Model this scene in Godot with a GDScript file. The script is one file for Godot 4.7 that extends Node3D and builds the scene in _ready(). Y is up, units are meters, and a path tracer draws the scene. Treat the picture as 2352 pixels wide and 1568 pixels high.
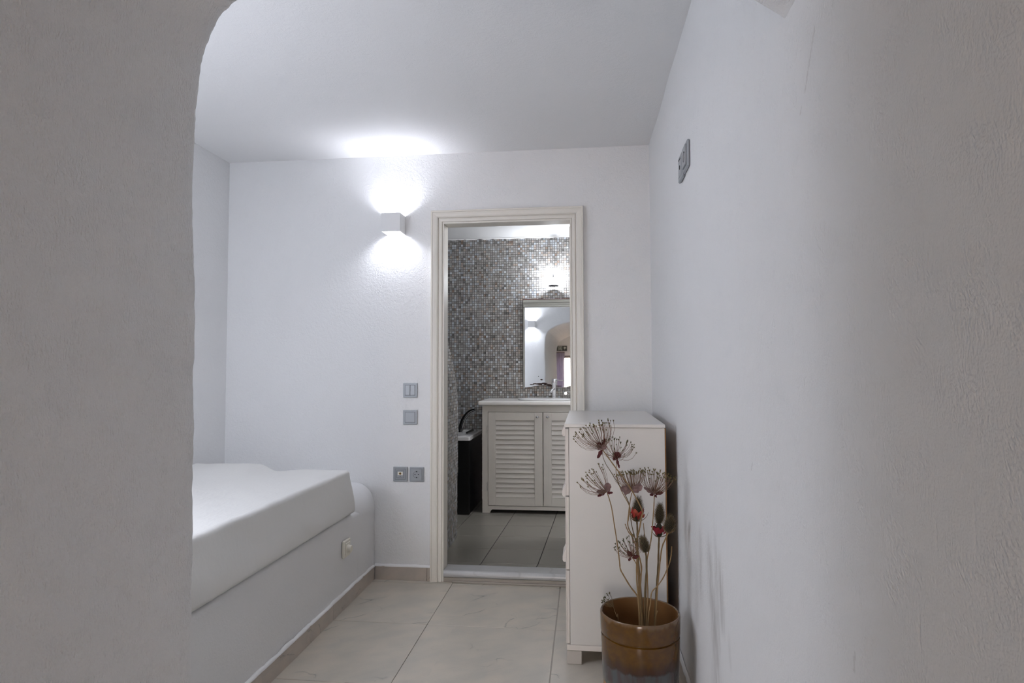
extends Node3D
# A whitewashed bedroom seen through a thick plastered arch: x runs right, y up, and "d" is the distance away from the camera (d = -z). Metres.

const HC := 1.19            # camera height
const FPX := 1440.0         # focal length in pixels of the 2352 x 1568 frame
const DB := 3.516           # face of the bedroom's back wall
const DA := 1.18            # bedroom face of the thick arch wall
const DR := -0.40           # rear face of the thick arch wall
const XR := 0.367           # right wall
const XL := -2.12           # left wall
const XB := -1.206          # front of the masonry bed base
const HT := 2.438           # ceiling
const DM := 5.50            # bathroom back wall
const HF := 0.05            # bathroom floor
const HB := 2.36            # bathroom ceiling
const OL := -0.796          # door opening
const OR := -0.076
const OT := 2.026
const LAMP_E := 0.17         # the lamp by the door
const LAMP_E2 := 0.24        # the lamp by the arch
const LAMP_E4 := 0.42        # the globe in the bathroom
const LAMP_E3 := 0.405        # the lamp over the head of the bed

var cam: Camera3D
var M := {}
var taken := {}
var rng := RandomNumberGenerator.new()

# ------------------------------------------------------------------ mesh builder
class MB:
	var v := PackedVector3Array()
	var n := PackedVector3Array()
	var uv := PackedVector2Array()
	var c := PackedColorArray()
	var ix := PackedInt32Array()
	var col := Color.WHITE
	var with_color := false
	var two_uv := false

	func vert(p: Vector3, nn: Vector3, t := Vector2.ZERO) -> int:
		v.append(p); n.append(nn); uv.append(t); c.append(col)
		return v.size() - 1

	func face(a: int, b: int, cc: int) -> void:
		var g := (v[cc] - v[a]).cross(v[b] - v[a])
		if g.dot(n[a] + n[b] + n[cc]) < 0.0:
			ix.append_array([a, cc, b])
		else:
			ix.append_array([a, b, cc])

	func tri(a: Vector3, b: Vector3, cc: Vector3, hint: Vector3) -> void:
		var g := (cc - a).cross(b - a).normalized()
		if g.dot(hint) < 0.0: g = -g
		var i := vert(a, g); vert(b, g); vert(cc, g)
		face(i, i + 1, i + 2)

	func quad(a: Vector3, b: Vector3, cc: Vector3, d: Vector3, hint: Vector3, t := [Vector2(0, 0), Vector2(1, 0), Vector2(1, 1), Vector2(0, 1)]) -> void:
		var g := (cc - a).cross(d - b).normalized()
		if g.dot(hint) < 0.0: g = -g
		var i := vert(a, g, t[0]); vert(b, g, t[1]); vert(cc, g, t[2]); vert(d, g, t[3])
		face(i, i + 1, i + 2); face(i, i + 2, i + 3)

	# a box with chamfered edges
	func box(lo: Vector3, hi: Vector3, b := 0.0) -> void:
		var c0 := (lo + hi) * 0.5
		var h := (hi - lo) * 0.5
		b = minf(b, minf(h.x, minf(h.y, h.z)) * 0.9)
		var ax := [Vector3(1, 0, 0), Vector3(0, 1, 0), Vector3(0, 0, 1)]
		for k in 3:
			var e: Vector3 = ax[k]; var f: Vector3 = ax[(k + 1) % 3]; var g: Vector3 = ax[(k + 2) % 3]
			var he := h[k]; var hf := h[(k + 1) % 3]; var hg := h[(k + 2) % 3]
			for s in [-1.0, 1.0]:
				var o: Vector3 = c0 + e * he * s
				var a: Vector3 = f * (hf - b); var d: Vector3 = g * (hg - b)
				quad(o - a - d, o + a - d, o + a + d, o - a + d, e * s)
				if b > 0.0:
					for s2 in [-1.0, 1.0]:
						# edge between face e*s and face f*s2, running along g
						var p: Vector3 = c0 + e * he * s + f * (hf - b) * s2
						var q: Vector3 = c0 + e * (he - b) * s + f * hf * s2
						var w: Vector3 = g * (hg - b)
						quad(p - w, p + w, q + w, q - w, e * s + f * s2)
		if b > 0.0:
			for sx in [-1.0, 1.0]:
				for sy in [-1.0, 1.0]:
					for sz in [-1.0, 1.0]:
						var o := Vector3(sx, sy, sz)
						tri(c0 + Vector3(h.x, h.y - b, h.z - b) * o, c0 + Vector3(h.x - b, h.y, h.z - b) * o, c0 + Vector3(h.x - b, h.y - b, h.z) * o, o)

	func steps(lo: float, hi: float, r: float, inner: int, k := 4) -> Array:
		var a := []
		for i in k: a.append(lo + r * (1.0 - cos(PI * 0.5 * i / k)))
		for i in inner + 1: a.append(lerpf(lo + r, hi - r, float(i) / inner))
		for i in range(k - 1, -1, -1): a.append(hi - r * (1.0 - cos(PI * 0.5 * i / k)))
		return a

	# a box with round edges; "move" may push each point about
	func round_box(lo: Vector3, hi: Vector3, r: float, seg := Vector3i(1, 1, 1), k := 4, move = null) -> void:
		var L := [steps(lo.x, hi.x, r, seg.x, k), steps(lo.y, hi.y, r, seg.y, k), steps(lo.z, hi.z, r, seg.z, k)]
		var ilo := lo + Vector3.ONE * r
		var ihi := hi - Vector3.ONE * r
		for ax in 3:
			var u := (ax + 1) % 3; var w := (ax + 2) % 3
			for s in 2:
				var first := v.size()
				var lu: Array = L[u]; var lw: Array = L[w]
				for i in lu.size():
					for j in lw.size():
						var p := Vector3.ZERO
						p[ax] = hi[ax] if s else lo[ax]
						p[u] = lu[i]; p[w] = lw[j]
						var q := p.clamp(ilo, ihi)
						var nn := (p - q).normalized()
						p = q + nn * r
						if move != null: p = move.call(p, nn)
						vert(p, nn, Vector2(lu[i], lw[j]))
				if move != null: smooth(first, lu.size(), lw.size())
				for i in lu.size() - 1:
					for j in lw.size() - 1:
						var a := first + i * lw.size() + j
						face(a, a + 1, a + lw.size() + 1); face(a, a + lw.size() + 1, a + lw.size())

	# new normals for a grid of points that has been pushed about (kept on the same side)
	func smooth(first: int, nu: int, nv: int) -> void:
		for i in nu:
			for j in nv:
				var a := v[first + mini(i + 1, nu - 1) * nv + j] - v[first + maxi(i - 1, 0) * nv + j]
				var b := v[first + i * nv + mini(j + 1, nv - 1)] - v[first + i * nv + maxi(j - 1, 0)]
				var g := a.cross(b).normalized()
				var at := first + i * nv + j
				if g.length() < 0.5: continue
				if i == 0 or j == 0 or i == nu - 1 or j == nv - 1: continue
				n[at] = -g if g.dot(n[at]) < 0.0 else g

	func grid(nu: int, nv: int, f: Callable, hint: Vector3, tile := Vector2.ONE) -> void:
		var first := v.size()
		for i in nu:
			for j in nv:
				vert(f.call(i / (nu - 1.0), j / (nv - 1.0)), hint, Vector2(i / (nu - 1.0), j / (nv - 1.0)) * tile)
		for i in nu:
			for j in nv:
				var a := v[first + mini(i + 1, nu - 1) * nv + j] - v[first + maxi(i - 1, 0) * nv + j]
				var b := v[first + i * nv + mini(j + 1, nv - 1)] - v[first + i * nv + maxi(j - 1, 0)]
				var g := a.cross(b).normalized()
				if hint != Vector3.ZERO and g.dot(hint) < 0.0: g = -g
				n[first + i * nv + j] = g
		for i in nu - 1:
			for j in nv - 1:
				var a := first + i * nv + j
				face(a, a + 1, a + nv + 1); face(a, a + nv + 1, a + nv)

	# profile: Array of Vector2(radius, height along axis); outward normals from the profile's direction
	func lathe(profile: Array, segs: int, at: Vector3, axis := Vector3.UP, stretch := Vector2.ONE) -> void:
		var e := axis.normalized()
		var f := (Vector3.RIGHT if absf(e.x) < 0.9 else Vector3.UP).cross(e).normalized()
		var g := e.cross(f)
		for k in profile.size() - 1:
			var p: Vector2 = profile[k]; var q: Vector2 = profile[k + 1]
			if p.distance_to(q) < 1e-7: continue
			var t := (q - p).normalized()
			var fn := Vector2(t.y, -t.x)
			var n0 := fn; var n1 := fn
			if k > 0:
				var pt: Vector2 = (p - profile[k - 1]).normalized()
				if pt.dot(t) > 0.7: n0 = (fn + Vector2(pt.y, -pt.x)).normalized()
			if k < profile.size() - 2:
				var nt: Vector2 = (profile[k + 2] - q).normalized()
				if nt.dot(t) > 0.7: n1 = (fn + Vector2(nt.y, -nt.x)).normalized()
			var first := v.size()
			for i in segs + 1:
				var w := TAU * i / segs
				var dir := f * cos(w) * stretch.x + g * sin(w) * stretch.y
				var dn := (f * cos(w) / stretch.x + g * sin(w) / stretch.y).normalized()
				vert(at + dir * p.x + e * p.y, (dn * n0.x + e * n0.y).normalized(), Vector2(float(i) / segs, p.y))
				vert(at + dir * q.x + e * q.y, (dn * n1.x + e * n1.y).normalized(), Vector2(float(i) / segs, q.y))
			for i in segs:
				var a := first + i * 2
				if p.x > 1e-6: face(a, a + 2, a + 1)
				if q.x > 1e-6: face(a + 1, a + 2, a + 3)

	func tube(pts: Array, radii, sides := 6, caps := true) -> void:
		var rings := []
		var up := Vector3.UP
		for k in pts.size():
			var t: Vector3 = (pts[mini(k + 1, pts.size() - 1)] - pts[maxi(k - 1, 0)]).normalized()
			if absf(t.dot(up)) > 0.98: up = Vector3.RIGHT
			var f := t.cross(up).normalized()
			var g := f.cross(t).normalized()
			up = g
			var r: float = radii[k] if radii is Array else radii
			var first := v.size()
			for i in sides:
				var w := TAU * i / sides
				var dn := f * cos(w) + g * sin(w)
				vert(pts[k] + dn * r, dn)
			rings.append(first)
		for k in pts.size() - 1:
			for i in sides:
				var j := (i + 1) % sides
				face(rings[k] + i, rings[k] + j, rings[k + 1] + j); face(rings[k] + i, rings[k + 1] + j, rings[k + 1] + i)
		if caps and sides > 3:
			for e in [0, pts.size() - 1]:
				var t: Vector3 = (pts[1] - pts[0]) if e == 0 else (pts[-1] - pts[-2])
				for i in range(1, sides - 1):
					tri(v[rings[e] + 0], v[rings[e] + i], v[rings[e] + i + 1], -t if e == 0 else t)

	# a polygon in the plane of two axes, pushed along the third
	func prism(poly: PackedVector2Array, o: Vector3, ex: Vector3, ey: Vector3, push: Vector3) -> void:
		var t := Geometry2D.triangulate_polygon(poly)
		for k in range(0, t.size(), 3):
			var a: Vector3 = o + ex * poly[t[k]].x + ey * poly[t[k]].y
			var b: Vector3 = o + ex * poly[t[k + 1]].x + ey * poly[t[k + 1]].y
			var d: Vector3 = o + ex * poly[t[k + 2]].x + ey * poly[t[k + 2]].y
			tri(a, b, d, -push); tri(a + push, b + push, d + push, push)
		var ccw := not Geometry2D.is_polygon_clockwise(poly)
		for k in poly.size():
			var p := poly[k]; var q := poly[(k + 1) % poly.size()]
			var d2 := (q - p)
			var out2 := Vector2(d2.y, -d2.x) * (1.0 if ccw else -1.0)
			var a: Vector3 = o + ex * p.x + ey * p.y
			var b: Vector3 = o + ex * q.x + ey * q.y
			quad(a, b, b + push, a + push, ex * out2.x + ey * out2.y)

	func cone(base: Vector3, tip: Vector3, r: float, sides := 3) -> void:
		var t := (tip - base).normalized()
		var f := t.cross(Vector3.UP if absf(t.y) < 0.9 else Vector3.RIGHT).normalized()
		var g := f.cross(t)
		var first := v.size()
		for i in sides:
			var w := TAU * i / sides
			var dn := f * cos(w) + g * sin(w)
			vert(base + dn * r, dn)
		var top := vert(tip, t)
		for i in sides: face(first + i, first + (i + 1) % sides, top)

	func mesh(off := Vector3.ZERO) -> ArrayMesh:
		var a := []
		a.resize(Mesh.ARRAY_MAX)
		if off != Vector3.ZERO:
			for i in v.size(): v[i] -= off
		a[Mesh.ARRAY_VERTEX] = v; a[Mesh.ARRAY_NORMAL] = n; a[Mesh.ARRAY_TEX_UV] = uv
		if with_color: a[Mesh.ARRAY_COLOR] = c
		if two_uv: a[Mesh.ARRAY_TEX_UV2] = uv
		a[Mesh.ARRAY_INDEX] = ix
		var m := ArrayMesh.new()
		m.add_surface_from_arrays(Mesh.PRIMITIVE_TRIANGLES, a)
		return m

# ------------------------------------------------------------------ helpers
func P(x: float, y: float, d: float) -> Vector3:
	return Vector3(x, y, -d)

func bx(mb: MB, x0: float, x1: float, y0: float, y1: float, d0: float, d1: float, b := 0.0) -> void:
	mb.box(Vector3(minf(x0, x1), minf(y0, y1), -maxf(d0, d1)), Vector3(maxf(x0, x1), maxf(y0, y1), -minf(d0, d1)), b)

# the point at distance d along the sight line through a pixel
func PX(u: float, w: float, d: float) -> Vector3:
	var r: Vector3 = cam.basis * Vector3((u - 1176.0) / FPX, -(w - 784.0) / FPX, -1.0)
	return cam.position + r * (d / -r.z)

func numbered(called: String) -> String:
	var k: int = taken.get(called, 0)
	taken[called] = k + 1
	return called if k == 0 else "%s_%03d" % [called, k]

func thing(called: String, at: Vector3, label: String, category: String, group := "") -> Node3D:
	var o := Node3D.new()
	o.name = numbered(called)
	o.position = at
	o.set_meta("label", label); o.set_meta("category", category)
	if group: o.set_meta("group", group)
	add_child(o)
	return o

func struct(called: String, label := "") -> Node3D:
	var o := Node3D.new()
	o.name = called
	o.set_meta("kind", "structure")
	if label: o.set_meta("label", label)
	add_child(o)
	return o

# mesh points are given in the world; the node they hang under is moved to its own place
func part(parent: Node3D, called: String, mb: MB, m: Material, label := "", stuff := false) -> MeshInstance3D:
	var o := MeshInstance3D.new()
	o.name = called
	var off := Vector3.ZERO
	var q: Node = parent
	while q is Node3D and q != self:
		off += (q as Node3D).position
		q = q.get_parent()
	o.mesh = mb.mesh(off)
	o.material_override = m
	o.cast_shadow = GeometryInstance3D.SHADOW_CASTING_SETTING_ON
	if label: o.set_meta("label", label)
	if stuff: o.set_meta("kind", "stuff")
	parent.add_child(o, true)
	return o

func struct_mesh(called: String, mb: MB, m: Material, label := "") -> MeshInstance3D:
	var o := part(self, called, mb, m, label)
	o.set_meta("kind", "structure")
	return o

func mat(called: String, c: Color, rough := 0.6, metal := 0.0, spec := 0.5) -> StandardMaterial3D:
	var m := StandardMaterial3D.new()
	m.resource_name = called
	m.albedo_color = c
	m.roughness = rough
	m.metallic = metal
	m.metallic_specular = spec
	M[called] = m
	return m

func noise(s: int, f: float, oct := 3, kind := FastNoiseLite.TYPE_SIMPLEX_SMOOTH, fractal := FastNoiseLite.FRACTAL_FBM) -> FastNoiseLite:
	var n := FastNoiseLite.new()
	n.seed = s; n.frequency = f; n.noise_type = kind
	n.fractal_type = fractal if oct > 1 else FastNoiseLite.FRACTAL_NONE
	n.fractal_octaves = oct
	return n

# a repeating picture of heights from a function of the pixel; edges are blended into each other
func height_map(size: int, f: Callable) -> ImageTexture:
	var d := PackedFloat32Array()
	d.resize(size * size)
	var b := size / 10
	for y in size:
		for x in size:
			var h: float = f.call(float(x), float(y))
			var wx := clampf((x - (size - b)) / float(b), 0.0, 1.0)
			var wy := clampf((y - (size - b)) / float(b), 0.0, 1.0)
			if wx > 0.0: h = lerpf(h, f.call(float(x - size), float(y)), wx)
			if wy > 0.0:
				var k: float = f.call(float(x), float(y - size))
				if wx > 0.0: k = lerpf(k, f.call(float(x - size), float(y - size)), wx)
				h = lerpf(h, k, wy)
			d[y * size + x] = h
	return ImageTexture.create_from_image(Image.create_from_data(size, size, false, Image.FORMAT_RF, d.to_byte_array()))

func relief(m: StandardMaterial3D, t: Texture2D, cm: float, scale: Vector3, offset := Vector3.ZERO) -> void:
	m.heightmap_enabled = true
	m.heightmap_texture = t
	m.heightmap_scale = cm
	m.uv1_triplanar = true
	m.uv1_world_triplanar = true
	m.uv1_scale = scale
	m.uv1_offset = offset
	m.uv1_triplanar_sharpness = 6.0

func spline(pts: Array, per := 6) -> Array:
	var out := []
	for k in pts.size() - 1:
		var a: Vector3 = pts[maxi(k - 1, 0)]; var b: Vector3 = pts[k]; var c: Vector3 = pts[k + 1]; var d: Vector3 = pts[mini(k + 2, pts.size() - 1)]
		for i in per: out.append(b.cubic_interpolate(c, a, d, float(i) / per))
	out.append(pts[-1])
	return out

# ------------------------------------------------------------------ materials
func make_materials() -> void:
	var n1 := noise(3, 0.030, 4)
	var n2 := noise(5, 0.11, 3)
	var n3 := noise(7, 0.008, 2)
	var wv := noise(11, 0.012, 2)
	var wv2 := noise(13, 0.012, 2)
	# trowelled plaster: short strokes whose direction wanders, rough patches between smooth ones
	var trowel := height_map(1024, func(x, y):
		var ax: float = 1.5 * x + 12.0 * wv.get_noise_2d(x * 1.6, y * 1.6)
		var ay: float = 1.5 * y + 12.0 * wv2.get_noise_2d(x * 1.6, y * 1.6)
		var patch: float = clampf(0.62 + 1.3 * n3.get_noise_2d(x, y), 0.10, 1.0)
		var s: float = n2.get_noise_2d(ax * 0.9 + ay * 0.5, (ay * 0.9 - ax * 0.5) * 0.55)
		return 0.5 + 0.22 * n1.get_noise_2d(ax, ay) + 0.26 * patch * s + 0.12 * n2.get_noise_2d(ax * 1.5 + 700.0, ay * 1.5))
	# brushed plaster of the arch: strokes that run upwards
	var b1 := noise(21, 0.115, 2)
	var b2 := noise(22, 0.030, 2)
	var b3 := noise(23, 0.010, 2)
	var brush := height_map(1024, func(x, y):
		var wx: float = x + 5.0 * wv.get_noise_2d(x * 1.2, y * 1.2)
		var k: float = clampf(0.75 + 0.9 * b3.get_noise_2d(x, y), 0.35, 1.0)
		return 0.5 + 0.42 * k * b1.get_noise_2d(wx, y * 0.34) + 0.16 * b1.get_noise_2d(wx * 1.7 + 300.0, y * 1.5) + 0.16 * b2.get_noise_2d(wx, y * 0.6))
	# scraped plaster of the right wall: upright and slanting scrapes in patches, a few deep gouges
	var g1 := noise(91, 0.125, 3)
	var g2 := noise(92, 0.022, 2)
	var g3 := noise(93, 0.0065, 2)
	var gouges := []
	var gr := RandomNumberGenerator.new()
	gr.seed = 77
	for k in 15: gouges.append([gr.randf_range(60, 900), gr.randf_range(60, 820), gr.randf_range(30, 110), gr.randf_range(1.3, 2.6), gr.randf_range(0.4, 1.0)])
	var scrape := height_map(1024, func(x, y):
		var ux: float = x + 6.0 * wv.get_noise_2d(x, y)
		var uy: float = y + 6.0 * wv2.get_noise_2d(x, y)
		var p: float = g3.get_noise_2d(x, y)
		var k: float = clampf(0.55 + 1.5 * p, 0.12, 1.0)
		var slant: float = smoothstep(-0.15, 0.2, g3.get_noise_2d(x + 900.0, y))
		var s0: float = g1.get_noise_2d(ux * 1.15, uy * 0.42)
		var s1: float = g1.get_noise_2d(ux * 0.8 + uy * 0.55 + 500.0, (uy * 0.8 - ux * 0.55) * 0.5)
		var h: float = 0.5 + 0.34 * k * lerpf(s0, s1, slant) + 0.13 * g1.get_noise_2d(x * 1.5 + 200.0, y * 1.4) + 0.20 * g2.get_noise_2d(ux, uy * 0.8)
		for q in gouges:
			if absf(x - q[0]) < 14.0 and y > q[1] and y < q[1] + q[2]:
				var off: float = x - q[0] - 3.0 * g2.get_noise_2d(q[0] * 3.0, y * 2.0)
				h -= 0.30 * q[4] * exp(-pow(off / q[3], 2.0)) * sin(PI * (y - q[1]) / q[2])
		return h)
	var cloth_h := height_map(512, func(x, y):
		return 0.5 + 0.10 * sin(x * TAU / 8.0) * sin(y * TAU / 8.0) + 0.5 * n1.get_noise_2d(x * 0.9, y * 0.45))
	M.trowel = trowel; M.brush = brush

	var white := Color(0.93, 0.93, 0.93)
	relief(mat("plaster_wall", white, 0.62, 0.0, 0.4), trowel, 0.27, Vector3(0.8, 0.8, 0.8))
	relief(mat("plaster_right", white, 0.62, 0.0, 0.4), scrape, 0.27, Vector3(1.35, 1.35, 1.35), Vector3(0.3, 0.1, 0.2))
	relief(mat("plaster_ceiling", white, 0.65, 0.0, 0.4), trowel, 0.16, Vector3(0.9, 0.9, 0.9), Vector3(0.5, 0.5, 0.5))
	relief(mat("plaster_arch", white, 0.62, 0.0, 0.4), brush, 0.36, Vector3(1.55, 1.55, 1.55))
	relief(mat("plaster_bed", white, 0.55, 0.0, 0.4), trowel, 0.14, Vector3(1.1, 1.1, 1.1), Vector3(0.1, 0.7, 0.3))
	mat("plaster_plain", white, 0.65)
	relief(mat("sheet", Color(0.90, 0.897, 0.885), 0.85, 0.0, 0.3), cloth_h, 0.10, Vector3(3.0, 3.0, 3.0))
	M.sheet.rim_enabled = true; M.sheet.rim = 0.25
	mat("casing", Color(0.915, 0.897, 0.86), 0.42)
	mat("lamp_white", Color(0.93, 0.93, 0.93), 0.6)
	mat("switch_grey", Color(0.63, 0.645, 0.66), 0.38, 0.15)
	mat("switch_inner", Color(0.66, 0.675, 0.69), 0.34, 0.15)
	mat("dark_gap", Color(0.10, 0.10, 0.11), 0.7)
	mat("switch_line", Color(0.40, 0.41, 0.43), 0.5)
	mat("cream_plastic", Color(0.93, 0.912, 0.86), 0.35)
	mat("contact_brass", Color(0.45, 0.36, 0.2), 0.35, 0.8)
	mat("laminate", Color(0.86, 0.845, 0.825), 0.30)
	mat("laminate_edge", Color(0.895, 0.865, 0.835), 0.45)
	mat("foot_wood", Color(0.76, 0.735, 0.705), 0.7)
	mat("chipboard", Color(0.55, 0.40, 0.25), 0.8)
	mat("vanity_paint", Color(0.80, 0.785, 0.76), 0.45)
	mat("counter_white", Color(0.90, 0.895, 0.885), 0.22)
	mat("chrome", Color(0.86, 0.86, 0.87), 0.10, 1.0)
	mat("black_panel", Color(0.035, 0.035, 0.037), 0.28)
	mat("black_plastic", Color(0.05, 0.05, 0.052), 0.25)
	mat("acrylic", Color(0.92, 0.92, 0.92), 0.18)
	mat("mirror_glass", Color(0.93, 0.94, 0.94), 0.02, 1.0)
	mat("mirror_frame", Color(0.60, 0.60, 0.575), 0.45)
	mat("frame_red", Color(0.35, 0.16, 0.13), 0.6)
	mat("worn_silver", Color(0.20, 0.13, 0.11), 0.7)
	mat("grout_dark", Color(0.36, 0.345, 0.33), 0.85)
	mat("grout_floor", Color(0.40, 0.375, 0.35), 0.85)
	mat("grout_light", Color(0.66, 0.63, 0.59), 0.85)
	mat("grout_bath", Color(0.20, 0.19, 0.175), 0.85)
	mat("bath_tile", Color(0.555, 0.540, 0.505), 0.26)
	mat("glass_mosaic", Color.WHITE, 0.22, 0.0, 0.55)
	M.glass_mosaic.vertex_color_use_as_albedo = true
	mat("stem", Color(0.57, 0.46, 0.31), 0.75)
	mat("stem_dark", Color(0.42, 0.34, 0.22), 0.8)
	mat("umbel_ray", Color(0.50, 0.38, 0.30), 0.8)
	mat("seed", Color(0.48, 0.43, 0.28), 0.8)
	mat("seed_green", Color(0.39, 0.37, 0.24), 0.8)
	mat("teasel", Color(0.17, 0.15, 0.09), 0.85)
	mat("teasel_spike", Color(0.40, 0.34, 0.24), 0.8)
	mat("petal_mauve", Color(0.53, 0.43, 0.42), 0.8)
	mat("petal_wine", Color(0.33, 0.12, 0.12), 0.75)
	mat("petal_red", Color(0.66, 0.16, 0.15), 0.7)
	mat("petal_coral", Color(0.72, 0.33, 0.26), 0.7)
	mat("petal_crimson", Color(0.55, 0.10, 0.17), 0.7)
	for k in ["petal_mauve", "petal_wine", "petal_red", "petal_coral", "petal_crimson"]:
		M[k].backlight_enabled = true; M[k].backlight = M[k].albedo_color * 0.5
	mat("curtain", Color(0.58, 0.55, 0.64), 0.85)
	M.curtain.backlight_enabled = true; M.curtain.backlight = Color(0.20, 0.19, 0.24)
	mat("sign_green", Color(0.03, 0.12, 0.07), 0.4)
	mat("sign_white", Color(0.88, 0.92, 0.88), 0.5)
	mat("terrace", Color(0.86, 0.74, 0.64), 0.8)
	mat("wood_brown", Color(0.32, 0.22, 0.17), 0.5)
	var g := mat("pane", Color(1, 1, 1, 0.06), 0.02)
	g.transparency = BaseMaterial3D.TRANSPARENCY_ALPHA
	var sg := mat("shade_glass", Color(1, 1, 1, 0.25), 0.08)
	sg.transparency = BaseMaterial3D.TRANSPARENCY_ALPHA
	var bulb := mat("bulb_glow", Color(1, 1, 1), 0.5)
	bulb.emission_enabled = true; bulb.emission = Color(0.95, 0.97, 1.0); bulb.emission_energy_multiplier = 6.0
	var gg := mat("globe_glow", Color(0.95, 0.97, 1.0), 0.4)
	gg.emission_enabled = true; gg.emission = Color(0.95, 0.97, 1.0); gg.emission_energy_multiplier = 2.0
	make_marble()
	make_glaze()
	make_scuffed_wall()

# veined marble: cream ground, soft clouds, a few grey veins that run the same way
func make_marble() -> void:
	var size := 1024
	var im := Image.create(size, size, false, Image.FORMAT_RGB8)
	var cl := noise(41, 0.006, 4)
	var wp := noise(42, 0.006, 3)
	var vn := noise(43, 0.0042, 1)
	var th := noise(44, 0.005, 2)
	var gr := noise(45, 0.25, 2)
	var v2 := noise(46, 0.009, 1)
	for y in size:
		for x in size:
			var s: float = x * 0.80 + y * 0.60
			var t: float = y * 0.80 - x * 0.60
			var w := wp.get_noise_2d(x, y)
			var a := vn.get_noise_2d(s * 0.30 + 24.0 * w, t * 1.15 + 34.0 * w)
			var where := smoothstep(0.08, 0.40, th.get_noise_2d(s * 0.6, t))
			var vein := (0.55 * pow(clampf(1.0 - absf(a) / 0.075, 0.0, 1.0), 1.5) * (0.6 + 0.8 * gr.get_noise_2d(s * 0.10, t * 0.35)) + 0.7 * clampf(1.0 - absf(a) / 0.016, 0.0, 1.0)) * where
			var b := v2.get_noise_2d(s * 0.3 + 16.0 * w, t * 1.2)
			var fine := clampf(1.0 - absf(b) / 0.018, 0.0, 1.0) * smoothstep(0.0, 0.35, th.get_noise_2d(t + 300.0, s * 0.6)) * 0.45
			var c := cl.get_noise_2d(s * 0.7, t * 1.4)
			var base := Color(0.800, 0.770, 0.738).lerp(Color(0.755, 0.735, 0.712), clampf(0.5 + 1.1 * c, 0.0, 1.0))
			base = base.lerp(Color(0.83, 0.785, 0.745), clampf(cl.get_noise_2d(x + 700.0, y) * 0.9, 0.0, 0.5))
			base = base.lerp(Color(0.50, 0.50, 0.49), clampf(vein * 0.72 + fine * 0.5, 0.0, 0.8))
			var g := 0.014 * gr.get_noise_2d(x, y)
			im.set_pixel(x, y, Color(base.r + g, base.g + g, base.b + g))
	var m := mat("marble", Color(0.985, 0.98, 0.95), 0.30)
	m.albedo_texture = ImageTexture.create_from_image(im)
	# the sill is another stone: plain grey white marble with soft clouds
	var sl := Image.create(512, 512, false, Image.FORMAT_RGB8)
	for y in 512:
		for x in 512:
			var g := 0.745 + 0.035 * cl.get_noise_2d(x * 1.5, y * 3.0) + 0.012 * gr.get_noise_2d(x, y) - 0.05 * clampf(1.0 - absf(vn.get_noise_2d(x * 0.8, y * 2.0)) / 0.05, 0.0, 1.0)
			sl.set_pixel(x, y, Color(g, g, g))
	mat("marble_sill", Color.WHITE, 0.28).albedo_texture = ImageTexture.create_from_image(sl)
	M.marble_skirting = m.duplicate()
	M.marble_skirting.albedo_color = Color(0.97, 0.95, 0.93)

# the pot's glazes: brown over a mauve grey dip with a wavy, run edge, bare clay at the foot (v = height in metres)
func make_glaze() -> void:
	var w := 1024; var h := 512
	var im := Image.create(w, h, false, Image.FORMAT_RGB8)
	var n := noise(61, 1.0, 3)
	var top := 0.35
	for x in w:
		var a := TAU * x / w
		var ring := Vector2(cos(a), sin(a))
		var run := 0.171 + 0.008 * n.get_noise_2d(ring.x * 2.2, ring.y * 2.2) + 0.004 * n.get_noise_2d(ring.x * 9.0, ring.y * 9.0)
		var clay := 0.098 + 0.014 * n.get_noise_2d(ring.x * 1.4 + 9.0, ring.y * 1.4)
		for y in h:
			var v := top * y / h
			var mot := n.get_noise_3d(ring.x * 5.0, ring.y * 5.0, v * 40.0)
			var run2 := n.get_noise_3d(ring.x * 4.0, ring.y * 4.0, v * 6.0)
			var c: Color
			if v > run:
				c = Color(0.37, 0.245, 0.05).lerp(Color(0.335, 0.21, 0.05), clampf(0.5 + mot, 0.0, 1.0))
				c = c.lerp(Color(0.25, 0.15, 0.085), smoothstep(0.045, 0.004, v - run + 0.012 * run2))
				c = c.lerp(Color(0.50, 0.42, 0.38), smoothstep(0.316, 0.330, v + 0.012 * run2) * 0.55)
			else:
				c = Color(0.29, 0.245, 0.245).lerp(Color(0.31, 0.325, 0.335), clampf(0.45 + 1.4 * run2, 0.0, 1.0))
				c = c.lerp(Color(0.22, 0.15, 0.12), smoothstep(0.010, 0.0, run - v))
				c = c.lerp(Color(0.40, 0.44, 0.36), smoothstep(0.03, 0.0, v - clay) * clampf(0.5 + mot, 0.0, 1.0))
			if v < clay: c = Color(0.66, 0.50, 0.30).lerp(Color(0.60, 0.44, 0.26), clampf(0.5 + mot, 0.0, 1.0))
			im.set_pixel(x, y, c)
	var m := mat("glaze", Color.WHITE, 0.16)
	m.albedo_texture = ImageTexture.create_from_image(im)
	m.uv1_scale = Vector3(1, 1.0 / top, 1)
	m.clearcoat_enabled = true; m.clearcoat = 0.35; m.clearcoat_roughness = 0.05
	mat("glaze_inside", Color(0.47, 0.33, 0.19), 0.35)
	mat("dry_soil", Color(0.20, 0.15, 0.11), 0.95)

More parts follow.
